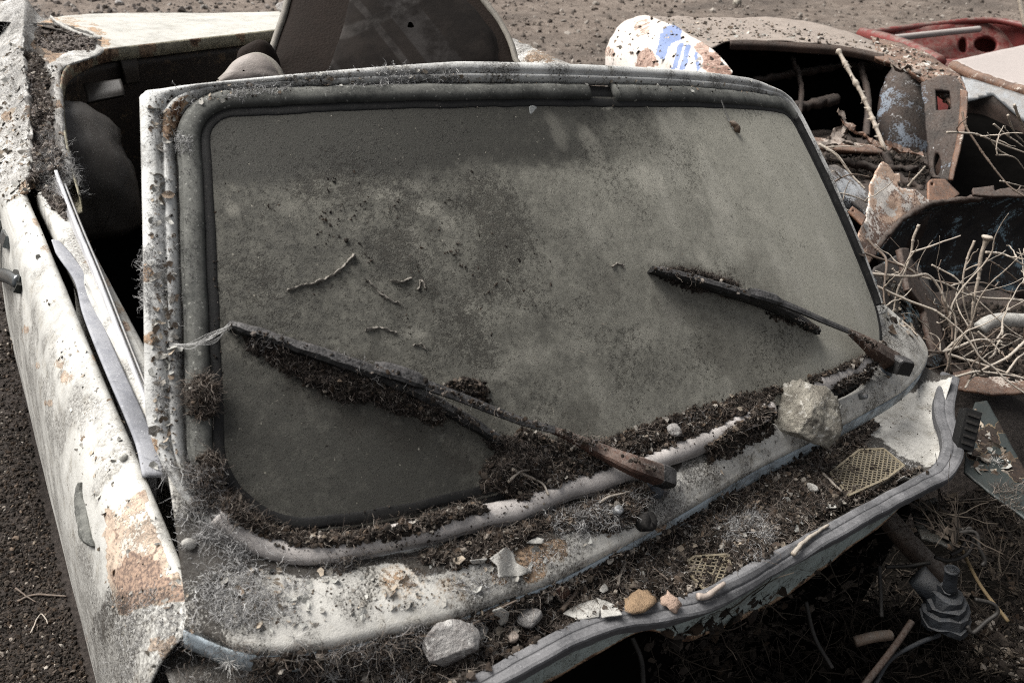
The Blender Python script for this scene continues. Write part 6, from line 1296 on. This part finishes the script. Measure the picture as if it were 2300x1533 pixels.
    # cocoon, droppings and crust curls on the glass
    c, n_ = on_ray(bvh, 1640, 272, .006); c2, _ = on_ray(bvh, 1660, 300, .005); P = smoothline(np.array([c, (c + c2) / 2 + n_ * .003, c2]), 14); V, F = tube(P, .0058 * np.sin(np.linspace(.35, 2.9, 14)), 9); V = V + (fbm(V, 160, 3, 3)[:, None] - .5) * .006
    tag(mob('cocoon', V, F, MAT['twig_dark'], None), 'small dark cocoon stuck to the upper far part of the windscreen', 'cocoon')
    MAT['dropping'] = m_plain('bird_dropping', (.42, .43, .42), .9, .45, 160, .002)
    for poly, lab in (([(540, 352), (560, 345), (572, 358), (566, 385), (552, 404), (538, 398), (545, 375)], 'long pale dropping smear near the upper corner of the glass'), ([(1188, 240), (1202, 236), (1212, 258), (1208, 275), (1200, 272), (1190, 256)], 'grey-white dropping below the middle of the top seal'),
                      ([(906, 265), (916, 262), (923, 275), (918, 284), (909, 280)], 'small round pale dropping left of the grey-white one')):
        pts = [(x, y, ((hit(bvh, x, y)[0] - CAM) @ AX)[2] - .0012) for x, y in (poly[0], poly[2], poly[4])]; tag(plate('bird_dropping', poly, dplane(*pts), MAT['dropping'], None, (), 2.2, 3, sol=.0012), lab, 'dropping')
    MAT['crust'] = m_plain('dust_crust', (.34, .31, .27), .95, .4, 150, .002)
    for pts, lab in (([(645, 652), (680, 640), (715, 632), (745, 618), (770, 600), (797, 572)], 'pale curled ridge of dust crust across the middle of the glass'), ([(822, 628), (838, 640), (850, 655), (875, 672), (900, 682)], 'dust crust curl right of the pale ridge'), ([(878, 632), (900, 634), (925, 622)], 'short dust crust curl pointing up the glass'),
                     ([(940, 650), (946, 628), (958, 650)], 'small peaked curl of dust crust'), ([(820, 742), (850, 735), (875, 742), (890, 750)], 'arched dust crust curl above the near wiper'), ([(930, 778), (945, 772), (955, 782)], 'tiny dust crust lump beside the arched curl'), ([(1375, 598), (1390, 592), (1402, 600)], 'dust crust tuft left of the far wiper tip')):
        A = np.array([on_ray(bvh, x, y, .004)[0] for x, y in pts]); P = smoothline(A, 30); V, F = sweep(P, np.array([(-1, -1), (-.6, .2), (-.1, .9), (.15, .8), (.4, 0), (.8, -1)]) * (.0017, .0026), _n((-.05, -.62, .78)), .05 + 1.6 * fbm(P, 110, 3, 5)); V = V + (np.stack([fbm(V, 260, 3, 4 + j) for j in (0, 9, 19)], 1) - .5) * .006
        tag(mob('dust_crust', V, F, MAT['crust'], None), lab, 'dirt flake')
    # bolts and knobs on the cowl
    for (x, y, r, h, mt) in ((1931, 890, .0055, .012, 'metal'), (1382, 1152, .006, .013, 'metal'), (1440, 1172, .012, .018, 'dark')):
        p, n_ = hit(bvh, x, y); V, F = tube(np.array([p, p + n_ * h * .9, p + n_ * h, p + n_ * h]), [r, r, r * .8, r * .02], 10); mob('bolt', V, F, MAT[mt], car)

def build_ground_bits(gb):
    H = Heap()
    P, Nn, uv = scatter(gb, [(-10, 600), (20, 700), (100, 1150), (200, 1545), (-10, 1545)], 17000); n = len(P); s = .0008 + .0042 * rng.random(n)**5; C = palette(n, SOILC + [(.05, .039, .031)], .4); m = rng.random(n) < .05; C[m] = palette(m.sum(), PALEC, .3)
    H.add(*chunks(P, s, C))
    P, Nn, uv = scatter(gb, [(0, -10), (660, -10), (660, 45), (60, 60), (0, 40)], 1200); n = len(P); s = .003 + .02 * rng.random(n)**5; H.add(*chunks(P, s, palette(n, [(.15, .13, .115), (.22, .19, .17), (.10, .085, .075), (.34, .31, .28)], .3)))
    P, Nn, uv = scatter(gb, [(1050, -10), (2320, -10), (2320, 70), (1950, 90), (1700, 60), (1440, 50), (1380, 160), (1280, 160), (1150, 100)], 6000); n = len(P); s = .002 + .020 * rng.random(n)**9; H.add(*chunks(P, s, palette(n, [(.16, .132, .112), (.20, .168, .142), (.12, .10, .085), (.32, .285, .25)], .25)))
    H.done('gravel', 'loose gravel and soil crumbs scattered over the ground', 'gravel', MAT['crumb'])

DKF = [(.05, .04, .032), (.03, .024, .02), (.08, .066, .055)]
def build_engine_bay(car):
    MAT['bay_shade'] = m_soil('shade_black_dirt', (.004, .0035, .003), (.014, .012, .010)); MAT['bay_metal'] = m_plain('grimy_shaded_casting', (.030, .034, .040), .6, .6, 45, .002, .35, .2, dustc=(.13, .125, .12))  # near-black dirt and dimmed metal carry the bay's shade in their colour
    # inner wing with rust, louvre block, hoses and a fitting in the bay, colours lowered for its shade
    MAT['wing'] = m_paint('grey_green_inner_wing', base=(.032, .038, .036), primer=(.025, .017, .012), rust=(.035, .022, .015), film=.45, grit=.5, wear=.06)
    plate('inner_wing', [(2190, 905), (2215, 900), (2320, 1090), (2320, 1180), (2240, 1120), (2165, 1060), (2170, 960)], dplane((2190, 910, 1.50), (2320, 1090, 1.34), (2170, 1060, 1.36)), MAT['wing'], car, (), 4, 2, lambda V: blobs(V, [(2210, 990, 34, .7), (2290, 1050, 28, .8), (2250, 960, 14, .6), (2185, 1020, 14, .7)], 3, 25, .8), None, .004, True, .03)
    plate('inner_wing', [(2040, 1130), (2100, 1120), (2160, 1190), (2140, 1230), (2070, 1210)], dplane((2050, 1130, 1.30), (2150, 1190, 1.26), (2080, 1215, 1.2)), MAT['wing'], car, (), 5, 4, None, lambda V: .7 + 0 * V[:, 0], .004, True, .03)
    p = Pd(2170, 965, 1.36); lv = empty('louvre_block', (0, 0, 0)); lv.parent = car; lv.location = W(p) - np.array(car.location)
    ax = [_n(Pd(2185, 925, 1.37) - Pd(2165, 1010, 1.36)), _n((.85, -.4, .2)), (0, 0, 0)]; ax[1] = _n(ax[1] - ax[0] * (ax[1] @ ax[0])); ax[2] = np.cross(ax[0], ax[1]); V, F = box(p, ax, (.034, .014, .010)); mob('block', V, F, MAT['black'], lv, False)
    for k in range(5):
        V, F = box(p + ax[0] * (-.024 + .012 * k) - ax[2] * .011 * np.sign(ax[2] @ (p - CAM)), ax, (.0022, .010, .0022)); mob('slat', V, F, MAT['dark'], lv, False)
    plate('bay_floor', [(900, 1500), (1400, 1420), (1700, 1330), (2000, 1180), (2180, 1090), (2340, 1150), (2340, 1600), (900, 1600)], dplane((1000, 1500, 1.5), (2300, 1200, 1.75), (1800, 1560, 1.35)), MAT['bay_shade'], car, (), 14, 0, None, None, .01, True, .10)
    rod('hose', [(1920, 1440, 1.22), (1960, 1430, 1.22), (2000, 1425, 1.23)], .008, MAT['twig_dark'], car, 8)
    rod('brake_pipe', [(2048, 1395, 1.22), (2010, 1450, 1.2), (1940, 1540, 1.16)], .005, MAT['rustdark'], car); rod('brake_pipe', [(2110, 1425, 1.24), (2060, 1445, 1.22), (2000, 1480, 1.2), (1960, 1545, 1.17)], .0035, MAT['bay_metal'], car)
    rod('bonnet_rod', [(2060, 1120, 1.34), (2110, 1170, 1.30), (2145, 1205, 1.28), (2200, 1310, 1.24), (2265, 1395, 1.2)], .0028, m_plain('straw_coloured_rod', (.16, .115, .06), .7, .3, 50), car)
    rod('beam', [(1990, 1160, 1.36), (2050, 1230, 1.34), (2120, 1300, 1.34)], .018, m_rust('grimy_beam', (.05, .036, .028), (.09, .065, .05), (.02, .015, .012), .5), car, 8)
    wm = m_plain('old_wire', (.02, .018, .016), .6, .4, 60, .0005, .3, dustc=(.10, .09, .08))
    for w_ in ([(2055, 1200, 1.27), (2085, 1190, 1.26), (2110, 1200, 1.25), (2140, 1215, 1.24), (2170, 1195, 1.24), (2185, 1215, 1.24), (2170, 1245, 1.24), (2130, 1258, 1.24), (2100, 1250, 1.24)], [(2130, 1235, 1.24), (2150, 1200, 1.235), (2190, 1195, 1.235), (2200, 1230, 1.23), (2212, 1258, 1.23), (2205, 1270, 1.23)], [(2160, 1190, 1.24), (2180, 1188, 1.24), (2160, 1230, 1.24), (2135, 1245, 1.24)],
               [(2190, 1345, 1.2), (2230, 1355, 1.2), (2240, 1375, 1.2), (2215, 1395, 1.2), (2185, 1420, 1.2), (2172, 1405, 1.2)], [(1810, 1350, 1.2), (1830, 1430, 1.2), (1870, 1500, 1.18)], [(1420, 1430, 1.0), (1440, 1480, 1.0), (1445, 1540, .98)], [(1975, 1270, 1.26), (1978, 1330, 1.24), (1980, 1385, 1.22)], [(1990, 1272, 1.26), (2040, 1270, 1.26), (2090, 1262, 1.25)]):
        rod('wire', w_, .0032, wm, car, 6)
    f = empty('brake_cylinder', (0, 0, 0)); f.parent = car; f.location = W(Pd(2130, 1370, 1.22)) - np.array(car.location); f['label'] = 'grey ribbed brake cylinder with a hollow upright spout'
    P = np.array([Pd(2132, 1325, 1.21), Pd(2138, 1278, 1.19)]); u = _n(P[1] - P[0]); V, F = tube(np.array([P[0], P[0] + u * .008, P[1] - u * .004, P[1], P[1], P[1] - u * .004]), [.0115, .0095, .009, .0105, .0072, .006], 16); mob('spout', V, F, MAT['bay_metal'], f)
    Q = np.array([Pd(2128, 1318, 1.212), Pd(2122, 1395, 1.235)]); n = 14; ts = np.array([0, .02, .16, .18, .20, .36, .38, .40, .58, .60, .62, .82, .84, 1.])[:, None]; V, F = tube(Q[0] * (1 - ts) + Q[1] * ts, np.array([.012, .014, .014, .020, .022, .022, .026, .028, .027, .031, .033, .032, .035, .034]), 14, .016); mob('body', V, F, MAT['bay_metal'], f, False)
    V, F = tube(np.array([Pd(2060, 1290, 1.24), Pd(2090, 1320, 1.235), Pd(2125, 1350, 1.23)]), [.016, .018, .02], 10, .012); mob('bracket', V, F, MAT['bay_metal'], f)
    # shrouds of dust and fibres in the bay
    bvh = bvh_all(); H = Heap()
    for poly, n, cols, ln in (([(2190, 1400), (2320, 1380), (2320, 1545), (2150, 1500)], 2200, FIBC + [(.12, .10, .09)], .03), ([(2230, 1090), (2310, 1090), (2310, 1150), (2200, 1160)], 500, FIBC, .02), ([(1450, 1420), (1700, 1360), (1700, 1500), (1500, 1540)], 300, DKF, .03), ([(1700, 1300), (2000, 1200), (2050, 1500), (1750, 1540)], 400, DKF, .03), ([(2060, 1280), (2170, 1300), (2170, 1400), (2050, 1360)], 900, GREYC + FIBC, .014)):
        P, Nn, uv = scatter(bvh, poly, n); n = len(P); H.add(*fibers(P, rng.normal(size=(n, 3)) + Nn * .5, ln * (.4 + rng.random(n)), .0004, .5, palette(n, cols, .3)))
        if n > 1000: H.add(*chunks(P[:800] + Nn[:800] * .02 * rng.random((800, 1)), .002 + .007 * rng.random(800)**2, palette(800, SOILC + PALEC[:2], .3)))
    for poly, n in (([(1450, 1430), (1700, 1340), (2000, 1190), (2180, 1110), (2340, 1160), (2340, 1540), (1450, 1540)], 420), ([(2150, 1380), (2340, 1350), (2340, 1540), (2100, 1540)], 300), ([(1480, 1440), (1900, 1260), (2100, 1300), (2050, 1540), (1500, 1540)], 320), ([(2050, 1150), (2200, 1100), (2320, 1180), (2320, 1350), (2200, 1300)], 260)):
        P, Nn, uv = scatter(bvh, poly, n); n = len(P); H.add(*fibers(P + (0, 0, .01), rnddir(n, .5), .03 + .10 * rng.random(n)**2, .0007 + .0009 * rng.random(n), .18, palette(n, [(.05, .039, .03), (.025, .019, .015), (.08, .065, .05), (.015, .012, .01)], .3), 7)); H.add(*chips(P + (0, 0, .006), Nn, .004 + .012 * rng.random(n)**2, palette(n, [(.03, .023, .018), (.055, .043, .033), (.015, .012, .01)], .3), .8)); H.add(*chunks(P, .002 + .008 * rng.random(n)**2, palette(n, SOILC, .3)))
    H.done('bay_fluff', 'brown fibres and dust heaped in the open engine bay', 'fluff', MAT['fluff'])

# ------------------------------------------------------------------ assemble
setup_mats()
# ground: dark soil by the wrecks, paler trodden dirt further off
gx = np.r_[np.linspace(-30, -3, 28), np.linspace(-2.9, 7, 200), np.linspace(7.2, 40, 40)]; gy = np.r_[np.linspace(-6, -1.6, 16), np.linspace(-1.5, 8, 200), np.linspace(8.2, 60, 50)]
GX, GY = np.meshgrid(gx, gy); GP = np.stack([GX, GY, 0 * GX], -1)
GZ = (fbm(GP, .8, 4, 3) - .5) * .10 + (fbm(GP, 6, 3, 5) - .5) * .03 - .02
_mc = W(Pd(2210, 800, 1.86)); GZ = GZ + max(0., _mc[2] - .09) * np.exp(-((GX - _mc[0])**2 + (GY - _mc[1])**2) / (2 * .30**2))      # rubble heap under the scrap
_t = NT('dirt_ground'); _n1 = _t.noise(9, 6, .75); _n2 = _t.noise(90, 5, .75, seed=2); _n3 = _t.noise(2.2, 4, .6, seed=3)
_tr = _t.step(_t.math('ADD', _t.attr('track'), _t.math('MULTIPLY', _t.math('SUBTRACT', _n3, .5), .7)), .25, .8)
_c = _t.mix(_tr, _t.mix(_t.step(_n2, .3, .7), (.020, .0165, .0145), (.060, .050, .044)), _t.mix(_t.step(_n1, .35, .65), (.115, .092, .076), (.190, .157, .132)))
_c = _t.mix(_t.math('MULTIPLY', _t.step(_n2, .58, .68), .5), _c, (.06, .05, .043)); _c = _t.mix(_t.math('MULTIPLY', _t.step(_t.noise(1.1, 5, .7, stretch=(.5, 1.4, 1), seed=6), .45, .65), .6), _c, (.05, .043, .038))
MAT['ground'] = _t.out(_c, .95, _t.bump(_n2, .007, .8, _t.bump(_n1, .02, .5)), spec=.15)
tr = sstep(1.6, 2.8, GY + .25 * GX).ravel()
g = mob('ground', np.stack([GX, GY, GZ], -1).reshape(-1, 3), gridF(*GX.shape), MAT['ground'], None, True, {'track': tr}, True, world=True, loc=(0, 0, 0)); tag(g, kind='structure')
GBV = BVHTree.FromPolygons([tuple(v) for v in SURF[-1][0]], [tuple(f) for f in SURF[-1][1].tolist()])
car, door = build_car()
build_car_rear(car)
B1, B2 = build_wipers(car)
build_background()
build_shrub()
build_engine_bay(car)
build_debris(car, B1, B2)
build_ground_bits(GBV)
